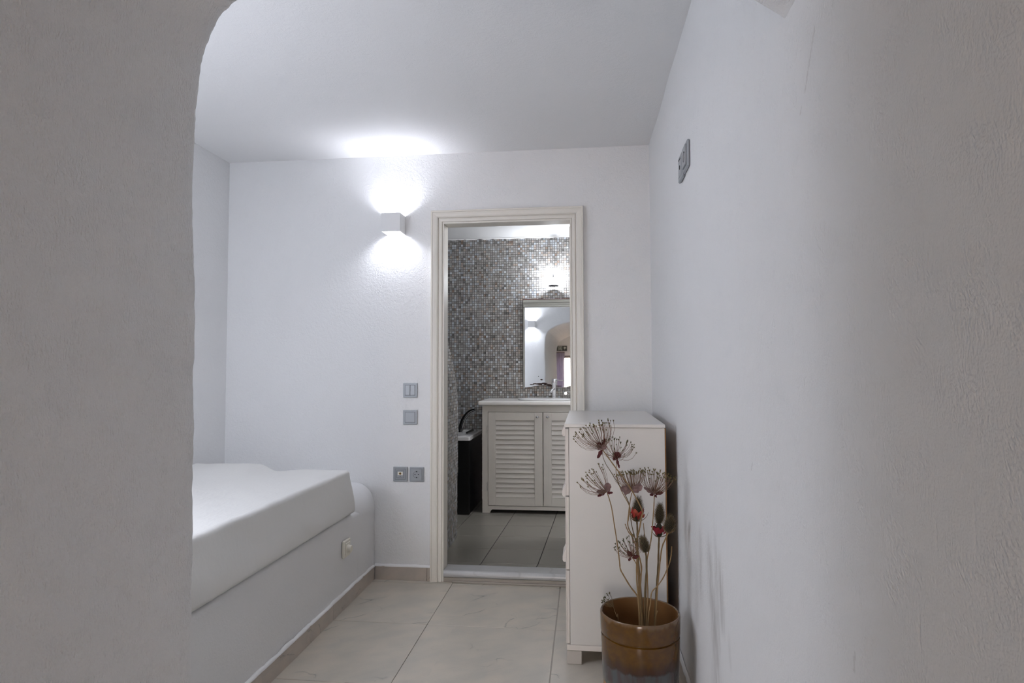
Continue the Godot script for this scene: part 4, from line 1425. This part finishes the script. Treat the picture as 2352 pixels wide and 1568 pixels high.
func build_switches() -> void:
	var c := P(-0.993, 1.071, DB)
	var o := thing("light_switch", c, "grey light switch with two rockers, the upper one beside the door", "light switch")
	plate(o, c)
	var mb := MB.new()
	mb.box(c + Vector3(-0.0295, -0.0295, 0.008), c + Vector3(0.0295, 0.0295, 0.0093))
	part(o, "surround", mb, M.dark_gap)
	for s in [-1.0, 1.0]:
		mb = MB.new()
		mb.box(c + Vector3(s * 0.0146 - 0.0137, -0.0283, 0.008), c + Vector3(s * 0.0146 + 0.0137, 0.0283, 0.0118), 0.0012)
		part(o, "rocker", mb, M.switch_inner)
	c = P(-0.993, 0.917, DB)
	o = thing("light_switch", c, "grey light switch with one wide rocker, the lower one beside the door", "light switch")
	plate(o, c)
	mb = MB.new()
	mb.box(c + Vector3(-0.0295, -0.0295, 0.008), c + Vector3(0.0295, 0.0295, 0.0093))
	part(o, "surround", mb, M.dark_gap)
	mb = MB.new()
	mb.box(c + Vector3(-0.0283, -0.0283, 0.008), c + Vector3(0.0283, 0.0283, 0.0122), 0.0012)
	part(o, "rocker", mb, M.switch_inner)
	c = P(-1.049, 0.594, DB)
	o = thing("telephone_socket", c, "grey wall plate with a cream telephone socket in it", "socket")
	plate(o, c)
	mb = MB.new()
	for q in [[0.030, 0.0285, 0.0098], [0.021, 0.0195, 0.0102]]:
		mb.box(c + Vector3(-q[0], -q[0], 0.008), c + Vector3(-q[1], q[0], q[2])); mb.box(c + Vector3(q[1], -q[0], 0.008), c + Vector3(q[0], q[0], q[2]))
		mb.box(c + Vector3(-q[1], q[1], 0.008), c + Vector3(q[1], q[0], q[2])); mb.box(c + Vector3(-q[1], -q[0], 0.008), c + Vector3(q[1], -q[1], q[2]))
	part(o, "inner_frame", mb, M.switch_line)
	mb = MB.new()
	mb.box(c + Vector3(-0.015, -0.006, 0.008), c + Vector3(0.015, 0.014, 0.0105), 0.001)
	part(o, "insert", mb, M.cream_plastic, "cream insert")
	mb = MB.new()
	mb.lathe([Vector2(0.0065, 0.0), Vector2(0.0065, 0.001), Vector2(0.0, 0.001)], 16, c + Vector3(0, 0.004, 0.0104), Vector3.BACK)
	part(o, "jack", mb, M.contact_brass)
	mb = MB.new()
	mb.lathe([Vector2(0.0025, 0.0), Vector2(0.0025, 0.001), Vector2(0.0, 0.001)], 10, c + Vector3(0, -0.011, 0.0088), Vector3.BACK)
	part(o, "screw", mb, M.contact_brass)
	c = P(-0.953, 0.594, DB)
	o = thing("power_socket", c, "grey round power socket between the telephone socket and door frame", "socket")
	socket_face(o, c, Basis.IDENTITY, M.switch_grey, M.switch_inner)
	# two sockets high on the right wall, their faces turned to -x
	var turn := Basis(Vector3(0, 0, -1), Vector3.UP, Vector3.LEFT)
	turn = Basis(Vector3.UP, -PI * 0.5)
	c = P(XR - 0.001, 1.935, 2.232)
	o = thing("wall_socket", c, "grey power socket on the right wall, the one nearer the arch", "socket")
	socket_face(o, c, turn, M.switch_grey, M.switch_inner, 0.047)
	c = P(XR - 0.001, 1.930, 2.335)
	o = thing("aerial_socket", c, "grey aerial socket on the right wall, towards the back corner", "socket")
	mb = MB.new()
	frame_box(mb, c, turn, Vector3(-0.047, -0.047, 0.0005), Vector3(0.047, 0.047, 0.011), 0.003)
	part(o, "plate", mb, M.switch_grey)
	mb = MB.new()
	frame_box(mb, c, turn, Vector3(-0.032, -0.032, 0.0105), Vector3(0.032, 0.032, 0.0125), 0.001)
	part(o, "cover", mb, M.switch_inner)
	mb = MB.new()
	mb.lathe([Vector2(0.008, 0.0), Vector2(0.008, 0.001), Vector2(0.0, 0.001)], 14, c + turn * Vector3(0.0, 0.0, 0.0124), turn * Vector3.BACK)
	part(o, "jack", mb, M.dark_gap)
	mb = MB.new()
	frame_box(mb, c, turn, Vector3(-0.02, 0.028, 0.0120), Vector3(0.02, 0.031, 0.0135), 0.0)
	part(o, "name_strip", mb, M.dark_gap)

func frame_box(mb: MB, c: Vector3, b: Basis, lo: Vector3, hi: Vector3, bev: float) -> void:
	var p := b * lo + c; var q := b * hi + c
	mb.box(p.min(q), p.max(q), bev)

func socket_face(o: Node3D, c: Vector3, b: Basis, m0: Material, m1: Material, s := 0.0415) -> void:
	var mb := MB.new()
	frame_box(mb, c, b, Vector3(-s, -s, 0.0005), Vector3(s, s, 0.009), 0.0025)
	part(o, "plate", mb, m0)
	mb = MB.new()
	frame_box(mb, c, b, Vector3(-s * 0.76, -s * 0.76, 0.0085), Vector3(s * 0.76, s * 0.76, 0.0096), 0.0005)
	part(o, "surround", mb, M.switch_line)
	mb = MB.new()
	# cover with a round well
	var r := 0.0195
	var z := 0.0144
	var ring := []
	for i in 32:
		var a := TAU * i / 32.0
		var dirx := cos(a); var diry := sin(a)
		var k := s * 0.735 / maxf(absf(dirx), absf(diry))
		ring.append([Vector3(dirx * k, diry * k, z), Vector3(dirx * r, diry * r, z), Vector3(dirx * r * 0.97, diry * r * 0.97, z - 0.0045), Vector3(0, 0, z - 0.0045), Vector3(dirx * k, diry * k, 0.009)])
	for i in 32:
		var p: Array = ring[i]; var q: Array = ring[(i + 1) % 32]
		mb.quad(c + b * p[0], c + b * q[0], c + b * q[1], c + b * p[1], b * Vector3.BACK)
		mb.quad(c + b * p[1], c + b * q[1], c + b * q[2], c + b * p[2], b * -(p[1] - Vector3(0, 0, z)))
		mb.tri(c + b * p[2], c + b * q[2], c + b * p[3], b * Vector3.BACK)
		mb.quad(c + b * p[4], c + b * q[4], c + b * q[0], c + b * p[0], b * (p[0] - Vector3(0, 0, z)))
	part(o, "cover", mb, m1)
	mb = MB.new()
	for q in [Vector3(-0.0095, 0, 0), Vector3(0.0095, 0, 0)]:
		mb.lathe([Vector2(0.003, 0.0), Vector2(0.003, 0.0006), Vector2(0.0, 0.0006)], 12, c + b * (q + Vector3(0, 0, z - 0.0045)), b * Vector3.BACK)
	for sy in [-1.0, 1.0]: frame_box(mb, c, b, Vector3(-0.003, sy * 0.0165 - 0.002, z - 0.004), Vector3(0.003, sy * 0.0165 + 0.002, z - 0.001), 0.0)
	part(o, "contact_hole", mb, M.dark_gap)

# ------------------------------------------------------------------ pot
const POT := Vector3(0.1875, 0.0, -2.304)

func build_pot() -> void:
	var po := thing("glazed_pot", POT, "brown glazed cylindrical pot holding dried flowers", "pot")
	var mb := MB.new()
	var pr := [Vector2(0.0, 0.002), Vector2(0.122, 0.002), Vector2(0.127, 0.006), Vector2(0.130, 0.05), Vector2(0.133, 0.12), Vector2(0.1362, 0.20), Vector2(0.1376, 0.250), Vector2(0.1370, 0.2555), Vector2(0.1325, 0.2585), Vector2(0.1325, 0.2620), Vector2(0.1378, 0.2645), Vector2(0.1386, 0.268), Vector2(0.1395, 0.30), Vector2(0.1400, 0.322), Vector2(0.1396, 0.3285), Vector2(0.1375, 0.3325), Vector2(0.1345, 0.3330), Vector2(0.1315, 0.3305)]
	mb.lathe(pr, 96, POT)
	part(po, "body", mb, M.glaze)
	mb = MB.new()
	mb.lathe([Vector2(0.1315, 0.3305), Vector2(0.1300, 0.322), Vector2(0.1285, 0.26), Vector2(0.124, 0.06), Vector2(0.118, 0.022), Vector2(0.0, 0.020)], 72, POT)
	part(po, "inner_wall", mb, M.glaze_inside)

# ------------------------------------------------------------------ dried flowers
func stem_pts(px: Array, d_top: float, d_base: float) -> Array:
	# px runs from the head down; the depth goes from d_top to d_base
	var pts := []
	for k in px.size():
		pts.append(PX(px[k][0], px[k][1], lerpf(d_top, d_base, k / float(px.size() - 1))))
	return pts

func into_pot(pts: Array) -> Array:
	# carry the stem on to the bottom of the pot
	var e: Vector3 = pts[-1]
	var foot := Vector3(lerpf(e.x, POT.x, 0.15), 0.0225, lerpf(e.z, POT.z, 0.25))
	pts.append(e.lerp(foot, 0.5)); pts.append(foot)
	return pts

func flower(called: String, label: String, category: String, group: String, foot: Vector3) -> Node3D:
	return thing(called, foot, label, category, group)

func add_stem(o: Node3D, pts: Array, r0: float, r1: float, m: Material, called := "stem") -> void:
	var sp := spline(pts, 5)
	var rr := []
	for k in sp.size(): rr.append(0.86 * lerpf(r0, r1, k / float(sp.size() - 1)) * (1.0 + 0.12 * sin(k * 1.7)))
	var mb := MB.new()
	mb.tube(sp, rr, 7)
	part(o, called, mb, m)

func add_umbel(o: Node3D, c: Vector3, axis: Vector3, rays: int, spread: float, length: float, s: int, m_ray: Material, m_seed: Material, full := 1.0, side := Vector3.ZERO) -> void:
	var r := RandomNumberGenerator.new()
	r.seed = s
	var mb := MB.new(); var tips := MB.new()
	axis = axis.normalized()
	var f := axis.cross(Vector3(0.3, 0.1, 1)).normalized()
	var g := axis.cross(f).normalized()
	for k in rays:
		var az := k * 2.39996 + r.randf_range(-0.2, 0.2)
		var th := spread * sqrt((k + 0.5) / rays) * r.randf_range(0.93, 1.05)
		var out := (f * cos(az) + g * sin(az))
		if side != Vector3.ZERO and out.dot(side) < -0.25 and r.randf() < full: continue
		var L := length * r.randf_range(0.86, 1.06) * lerpf(0.82, 1.05, th / maxf(spread, 0.01))
		var pts := []
		var first := (out * sin(th) + axis * cos(th))
		var flat := (out * sin(minf(th * 1.25, 1.9)) + axis * cos(minf(th * 1.25, 1.9)))
		for i in 6:
			var t := i / 5.0
			var dirn := flat.lerp(first, t).lerp(axis, 0.30 * t * t * sin(th)).normalized()
			pts.append(c + dirn * L * t)
		mb.tube(pts, [0.0009, 0.0008, 0.0007, 0.0006, 0.0006, 0.0006], 3, false)
		var e: Vector3 = pts[-1]; var dd: Vector3 = (pts[-1] - pts[-2]).normalized()
		var q := dd.cross(Vector3(0.2, 0.9, 0.3)).normalized()
		var z := dd.cross(q)
		for i in 3:
			var w := TAU * i / 3.0 + r.randf() * 2.0
			var sp := q * cos(w) + z * sin(w)
			tips.cone(e + dd * 0.0050 + sp * 0.0016, e - dd * 0.001, 0.0015, 4)
			tips.cone(e + dd * 0.0035, e + dd * 0.0082 + sp * 0.0036, 0.0008, 3)
	part(o, "flower_ray", mb, m_ray, "fan of thin dry rays", true)
	part(o, "seed_tip", tips, m_seed, "small dry seed tips", true)

func petal(mb: MB, c: Vector3, dirn: Vector3, facing: Vector3, length: float, width: float, curl: float, s: float) -> void:
	var e := dirn.normalized()
	var w := e.cross(facing).normalized()
	var nn := w.cross(e).normalized()
	mb.grid(9, 6, func(u, v):
		var x: float = (v - 0.5) * 2.0
		var half: float = width * 0.5 * (sin(PI * clampf(0.10 + 0.82 * u, 0.0, 1.0)) + 0.16 * sin(u * 9.0 + s) + 0.10 * sin(u * 17.0 + 2.0 * s + 3.0 * signf(x)))
		return c + e * length * u + w * x * half + nn * (curl * length * u * u + 0.22 * half * x * x + 0.20 * half * sin(7.0 * u + 3.0 * x + s) + 0.12 * half * sin(13.0 * u - 5.0 * x + 2.0 * s)), nn)

func add_petals(o: Node3D, list: Array, m: Material, called := "petal") -> void:
	for q in list:
		var mb := MB.new()
		petal(mb, q[0], q[1], q[2], q[3], q[4], q[5], q[3] * 900.0)
		part(o, called, mb, m)

func add_teasel(o: Node3D, base: Vector3, tip: Vector3, r: float, s: int) -> void:
	var ax := (tip - base)
	var L := ax.length()
	ax = ax.normalized()
	var pr := []
	for i in 11:
		var t := i / 10.0
		pr.append(Vector2(r * 0.80 * pow(sin(PI * (0.04 + 0.92 * t)), 0.75) * lerpf(1.08, 0.88, t), L * t))
	pr.push_front(Vector2(0.0, 0.0)); pr.append(Vector2(0.0, L))
	var mb := MB.new()
	mb.lathe(pr, 16, base, ax)
	part(o, "seed_head", mb, M.teasel)
	var rn := RandomNumberGenerator.new()
	rn.seed = s
	var f := ax.cross(Vector3(0.2, 0.1, 1)).normalized()
	var g := ax.cross(f)
	mb = MB.new()
	for k in 330:
		var t := (k + 0.5) / 330.0
		var az := k * 2.39996
		var rad := r * 0.80 * pow(sin(PI * (0.04 + 0.92 * t)), 0.75) * lerpf(1.08, 0.88, t)
		var out := f * cos(az) + g * sin(az)
		var p := base + ax * L * t + out * rad * 0.96
		var dirn := (out * lerpf(1.0, 0.45, t * t) + ax * lerpf(0.15, 1.1, t)).normalized()
		mb.cone(p, p + dirn * r * rn.randf_range(0.52, 0.78) * lerpf(1.0, 1.35, smoothstep(0.75, 1.0, t)), 0.00085, 3)
	part(o, "bristle", mb, M.teasel_spike, "stiff pale bristles", true)

func bract(mb: MB, c: Vector3, out: Vector3, up: Vector3, L: float) -> void:
	var pts := []
	for i in 6:
		var t := i / 5.0
		pts.append(c + out * L * sin(t * 1.3) + up * L * 0.75 * t * t)
	mb.tube(pts, [0.0014, 0.0013, 0.0011, 0.0009, 0.0006, 0.0003], 4, false)

func build_flowers() -> void:
	var D := 2.304
	var gu := "dried umbel flowers in the pot"
	var gt := "teasels in the pot"
	var up := Vector3.UP
	# --- umbels
	var p := into_pot(stem_pts([[1383, 1031], [1399, 1053], [1415, 1075], [1444, 1114], [1474, 1169], [1473, 1189], [1468, 1218], [1463, 1240], [1466, 1270], [1473, 1300], [1471, 1340], [1471, 1385], [1475, 1432]], 2.24, D + 0.01))
	var o := flower("dried_umbel_flower", "tallest dried umbel flower, leaning left with a wide fan of seeds", "dried flower", gu, p[-1])
	add_stem(o, p, 0.0022, 0.0042, M.stem)
	var c: Vector3 = p[0] + Vector3(-0.001, 0.006, 0)
	add_umbel(o, c, Vector3(-0.42, 0.9, 0.10), 62, 1.22, 0.098, 201, M.umbel_ray, M.seed)
	add_petals(o, [[c + Vector3(0, 0, 0.004), Vector3(0.3, 1, 0.2), Vector3(0.3, 0, 1), 0.036, 0.011, 0.1], [c + Vector3(-0.004, 0.002, 0.006), Vector3(-0.5, 0.8, 0.3), Vector3(0, 0, 1), 0.022, 0.016, 0.2], [c + Vector3(0.001, -0.008, 0.003), Vector3(-0.62, -1, 0.2), Vector3(0.2, 0, 1), 0.034, 0.014, 0.1]], M.petal_wine)
	add_petals(o, [[c + Vector3(0.0, -0.004, 0.004), Vector3(-0.9, 0.6, 0.4), Vector3(0, 0.2, 1), 0.026, 0.022, 0.3], [c + Vector3(0.0, -0.004, 0.006), Vector3(0.8, 0.6, 0.3), Vector3(0, 0.2, 1), 0.022, 0.020, 0.3]], M.petal_mauve)

	p = into_pot(stem_pts([[1416, 1052], [1416, 1066], [1415, 1082], [1418, 1100], [1428, 1128], [1446, 1163], [1444, 1190], [1442, 1206], [1452, 1232], [1462, 1262], [1468, 1310], [1466, 1380], [1472, 1425]], 2.30, D + 0.03))
	o = flower("dried_umbel_flower", "small dried umbel flower with dark wine petals just below the tallest", "dried flower", gu, p[-1])
	add_stem(o, p, 0.0012, 0.0030, M.stem)
	c = p[0] + Vector3(0, 0.005, 0)
	add_umbel(o, c, Vector3(0.12, 0.95, 0.25), 44, 1.55, 0.072, 202, M.umbel_ray, M.seed_green)
	add_petals(o, [[c + Vector3(-0.004, -0.006, 0.006), Vector3(0.5, 1, 0.2), Vector3(0.1, 0.2, 1), 0.030, 0.026, 0.2], [c + Vector3(-0.002, -0.008, 0.005), Vector3(-0.8, 0.3, 0.3), Vector3(0, 0.2, 1), 0.016, 0.014, 0.2], [c + Vector3(0.0005, -0.006, 0.003), Vector3(0.22, -1, 0.05), Vector3(0.4, 0, 1), 0.034, 0.010, 0.1]], M.petal_wine)

	p = into_pot(stem_pts([[1395, 1132], [1400, 1148], [1405, 1167], [1411, 1205], [1418, 1250], [1423, 1290], [1425, 1307], [1433, 1322], [1448, 1347], [1466, 1374], [1469, 1420]], 2.22, D - 0.02))
	o = flower("dried_umbel_flower", "dried umbel flower on a single bent stem farthest towards the bed", "dried flower", gu, p[-1])
	add_stem(o, p, 0.0020, 0.0034, M.stem)
	c = p[0] + Vector3(-0.001, 0.005, 0)
	add_umbel(o, c, Vector3(-0.50, 0.85, 0.10), 52, 1.25, 0.100, 203, M.umbel_ray, M.seed, 0.9, Vector3(-0.8, 0.2, 0.0))
	add_petals(o, [[c + Vector3(0.0, 0.0, 0.006), Vector3(0.05, 1, 0.25), Vector3(0.1, 0, 1), 0.036, 0.026, 0.1], [c + Vector3(-0.006, 0.0, 0.006), Vector3(-0.8, 0.05, 0.3), Vector3(0, 0.3, 1), 0.034, 0.018, 0.1]], M.petal_mauve)
	add_petals(o, [[c + Vector3(0.0, -0.003, 0.008), Vector3(0.9, 0.1, 0.2), Vector3(0, 0.2, 1), 0.020, 0.010, 0.1], [c + Vector3(-0.008, -0.004, 0.008), Vector3(-0.9, -0.35, 0.2), Vector3(0, 0.2, 1), 0.028, 0.010, 0.1]], M.petal_wine)

	p = into_pot(stem_pts([[1451, 1131], [1448, 1147], [1446, 1160], [1443, 1185], [1442, 1205], [1448, 1222], [1460, 1240], [1464, 1290], [1470, 1360], [1474, 1428]], 2.29, D))
	o = flower("dried_umbel_flower", "dense dried umbel flower with two broad mauve petals in the middle", "dried flower", gu, p[-1])
	add_stem(o, p, 0.0016, 0.0032, M.stem)
	c = p[0] + Vector3(0.001, 0.006, 0)
	add_umbel(o, c, Vector3(-0.12, 0.95, -0.15), 78, 1.05, 0.078, 204, M.umbel_ray, M.seed)
	add_petals(o, [[c + Vector3(-0.004, 0.001, 0.010), Vector3(-1, 0.35, 0.2), Vector3(0.1, 0.1, 1), 0.040, 0.034, 0.1], [c + Vector3(0.002, 0.0, 0.010), Vector3(0.8, 0.75, 0.2), Vector3(0.1, 0.1, 1), 0.042, 0.032, 0.15]], M.petal_mauve)

	p = into_pot(stem_pts([[1503, 1137], [1502, 1160], [1500, 1190], [1498, 1215], [1495, 1242], [1490, 1266], [1486, 1290], [1487, 1330], [1488, 1372], [1485, 1428]], 2.30, D))
	o = flower("dried_umbel_flower", "upright dried umbel flower standing nearest the right wall", "dried flower", gu, p[-1])
	add_stem(o, p, 0.0020, 0.0030, M.stem)
	c = p[0] + Vector3(0, 0.006, 0)
	add_umbel(o, c, Vector3(0.16, 0.95, 0.10), 66, 1.12, 0.088, 205, M.umbel_ray, M.seed)
	add_petals(o, [[c + Vector3(-0.006, 0.004, 0.008), Vector3(-0.9, 0.55, 0.2), Vector3(0, 0.2, 1), 0.040, 0.014, 0.1], [c + Vector3(0.0, -0.003, 0.004), Vector3(-0.3, 0.9, 0.3), Vector3(0, 0.2, 1), 0.018, 0.022, 0.1]], M.petal_mauve)
	add_petals(o, [[c + Vector3(0.004, -0.001, 0.008), Vector3(1, 0.35, 0.2), Vector3(0, 0.2, 1), 0.030, 0.011, 0.1], [c + Vector3(-0.004, -0.003, 0.008), Vector3(-1, 0.05, 0.2), Vector3(0, 0.2, 1), 0.014, 0.010, 0.1], [c + Vector3(0.001, -0.003, 0.003), Vector3(0.6, -1, 0.2), Vector3(0.3, 0.2, 1), 0.012, 0.008, 0.1]], M.petal_wine)

	p = into_pot(stem_pts([[1452, 1280], [1458, 1288], [1463, 1300], [1466, 1330], [1470, 1385], [1477, 1430]], 2.25, D - 0.03))
	o = flower("dried_umbel_flower", "lowest dried umbel flower, half hidden among the stems", "dried flower", gu, p[-1])
	add_stem(o, p, 0.0018, 0.0030, M.stem)
	c = p[0] + Vector3(0, 0.005, 0)
	add_umbel(o, c, Vector3(-0.30, 0.9, 0.15), 44, 1.25, 0.066, 206, M.umbel_ray, M.seed_green)
	add_petals(o, [[c + Vector3(0.0, 0.0, 0.006), Vector3(-0.7, 0.75, 0.2), Vector3(0.1, 0.2, 1), 0.030, 0.014, 0.2], [c + Vector3(0.0, -0.004, 0.006), Vector3(0.7, 0.3, 0.2), Vector3(0.1, 0.2, 1), 0.026, 0.014, 0.2], [c + Vector3(-0.004, -0.004, 0.006), Vector3(-0.6, -0.5, 0.2), Vector3(0.1, 0.2, 1), 0.014, 0.010, 0.2]], M.petal_wine)

	# broken umbel lying in the pot's mouth
	p = [PX(1409, 1393, 2.27), PX(1412, 1402, 2.27), PX(1417, 1416, 2.262), PX(1420, 1426, 2.25)]
	p.append(Vector3(p[-1].x + 0.01, 0.0215, p[-1].z - 0.02))
	o = flower("dried_umbel_flower", "loose little umbel flower resting inside the pot's rim", "dried flower", gu, p[-1])
	add_stem(o, p, 0.0012, 0.0008, M.stem_dark)
	add_umbel(o, p[0], Vector3(-0.50, 0.80, 0.05), 26, 0.95, 0.044, 207, M.stem_dark, M.seed_green, 0.9, Vector3(-0.8, 0.3, 0))

	# --- teasels
	p = into_pot(stem_pts([[1463, 1197], [1464, 1215], [1464, 1235], [1465, 1270], [1467, 1310], [1472, 1360], [1476, 1430]], 2.33, D + 0.03))
	o = flower("dried_teasel", "teasel ringed with bright red and coral dried petals", "dried flower", gt, p[-1])
	add_stem(o, p, 0.0036, 0.0046, M.stem_dark)
	add_teasel(o, p[0] + Vector3(0, 0.002, 0), PX(1466, 1145, 2.33), 0.0205, 301)
	red_cup(o, p[0], 0.002, 14, M.petal_coral, M.petal_red, 311)

	p = into_pot(stem_pts([[1514, 1233], [1513, 1255], [1512, 1290], [1510, 1325], [1507, 1365], [1504, 1432]], 2.35, D + 0.02))
	o = flower("dried_teasel", "tall teasel above dark crimson dried petals", "dried flower", gt, p[-1])
	add_stem(o, p, 0.0036, 0.0044, M.stem_dark)
	add_teasel(o, p[0] + Vector3(0.001, 0.048, 0), PX(1516, 1160, 2.35), 0.0185, 302)
	red_cup(o, p[0], 0.004, 12, M.petal_crimson, M.petal_crimson, 312)
	var mb := MB.new()
	mb.lathe([Vector2(0.003, 0.0), Vector2(0.010, 0.006), Vector2(0.0125, 0.022), Vector2(0.010, 0.042), Vector2(0.004, 0.05)], 14, p[0])
	part(o, "neck", mb, M.teasel)

	p = into_pot(stem_pts([[1535, 1222], [1528, 1238], [1521, 1255], [1517, 1280], [1514, 1310], [1510, 1350], [1506, 1425]], 2.30, D))
	o = flower("dried_teasel", "round greenish teasel tipped over beside the tall teasel", "dried flower", gt, p[-1])
	add_stem(o, p, 0.0026, 0.0036, M.stem)
	add_teasel(o, p[0] + Vector3(-0.001, 0.001, 0), PX(1541, 1188, 2.27), 0.0205, 303)
	for q in [Vector3(1, 0.25, 0.2), Vector3(1, -0.05, 0.4), Vector3(0.4, -0.1, 1.0), Vector3(-0.6, 0.1, 0.6)]:
		mb = MB.new()
		bract(mb, p[0], q.normalized(), up, 0.030)
		part(o, "bract", mb, M.stem)

	p = into_pot(stem_pts([[1483, 1268], [1485, 1285], [1485, 1310], [1482, 1350], [1481, 1428]], 2.24, D - 0.03))
	o = flower("dried_teasel", "small teasel low in front of the stems", "dried flower", gt, p[-1])
	add_stem(o, p, 0.0034, 0.0040, M.stem_dark)
	add_teasel(o, p[0], PX(1476, 1234, 2.24), 0.0170, 304)

	# --- bare stalks
	var gs := "bare dry stalks in the pot"
	p = into_pot(stem_pts([[1543, 1254], [1541, 1278], [1536, 1297], [1524, 1325], [1510, 1345], [1497, 1360], [1494, 1385], [1489, 1425]], 2.30, D - 0.05))
	o = flower("dry_stalk", "bare forked dry stalk leaning towards the right wall", "dried stalk", gs, p[-1])
	add_stem(o, p, 0.0022, 0.0026, M.stem, "stalk")
	p = into_pot(stem_pts([[1436, 1203], [1440, 1214], [1447, 1226], [1460, 1238], [1463, 1270], [1462, 1320], [1466, 1375], [1469, 1432]], 2.26, D - 0.04))
	o = flower("dry_stalk", "bare dry stalk with a hooked side twig on the bed side", "dried stalk", gs, p[-1])
	add_stem(o, p, 0.0018, 0.0034, M.stem, "stalk")
	p = into_pot(stem_pts([[1384, 1041], [1386, 1052], [1392, 1066], [1401, 1080], [1420, 1110], [1434, 1133], [1446, 1160], [1450, 1200], [1460, 1245], [1468, 1300], [1474, 1380], [1478, 1430]], 2.27, D + 0.02))
	o = flower("dry_stalk", "thin dark dry stalk winding past the tallest umbel's stem", "dried stalk", gs, p[-1])
	add_stem(o, p, 0.0010, 0.0026, M.stem_dark, "stalk")
	p = into_pot(stem_pts([[1478, 1201], [1479, 1215], [1481, 1240], [1484, 1290], [1484, 1345], [1483, 1400], [1486, 1430]], 2.34, D + 0.04))
	o = flower("dry_stalk", "straight bare dry stalk behind the small teasel", "dried stalk", gs, p[-1])
	add_stem(o, p, 0.0014, 0.0038, M.stem, "stalk")
	p = into_pot(stem_pts([[1510, 1402], [1507, 1412], [1505, 1428]], 2.26, 2.27))
	o = flower("dry_stalk", "short broken dry stalk just below the pot's rim", "dried stalk", gs, p[-1])
	add_stem(o, p, 0.0022, 0.0022, M.stem, "stalk")

func red_cup(o: Node3D, c: Vector3, up_from: float, n: int, m0: Material, m1: Material, s: int) -> void:
	# ragged dry petals standing off the head, no two alike
	var r := RandomNumberGenerator.new()
	r.seed = s
	for k in n:
		var az := TAU * k / n + r.randf_range(-0.3, 0.3)
		var out := Vector3(cos(az), 0, sin(az))
		var y := up_from + r.randf_range(0.0, 0.022)
		var mb := MB.new()
		petal(mb, c + out * r.randf_range(0.008, 0.015) + Vector3.UP * y, out * r.randf_range(0.5, 1.1) + Vector3.UP * r.randf_range(0.2, 1.1) + Vector3(-out.z, 0, out.x) * r.randf_range(-0.5, 0.5), -out + Vector3(0, r.randf_range(0.2, 1.0), 0), r.randf_range(0.020, 0.036), r.randf_range(0.011, 0.021), r.randf_range(0.1, 0.6), k * 1.7)
		part(o, "petal", mb, m0 if k % 3 else m1)
	for k in 6:
		var mb2 := MB.new()
		var az := TAU * k / 6.0 + 0.3
		bract(mb2, c, Vector3(cos(az), 0.1, sin(az)), Vector3.UP, r.randf_range(0.028, 0.050))
		part(o, "bract", mb2, M.stem_dark)
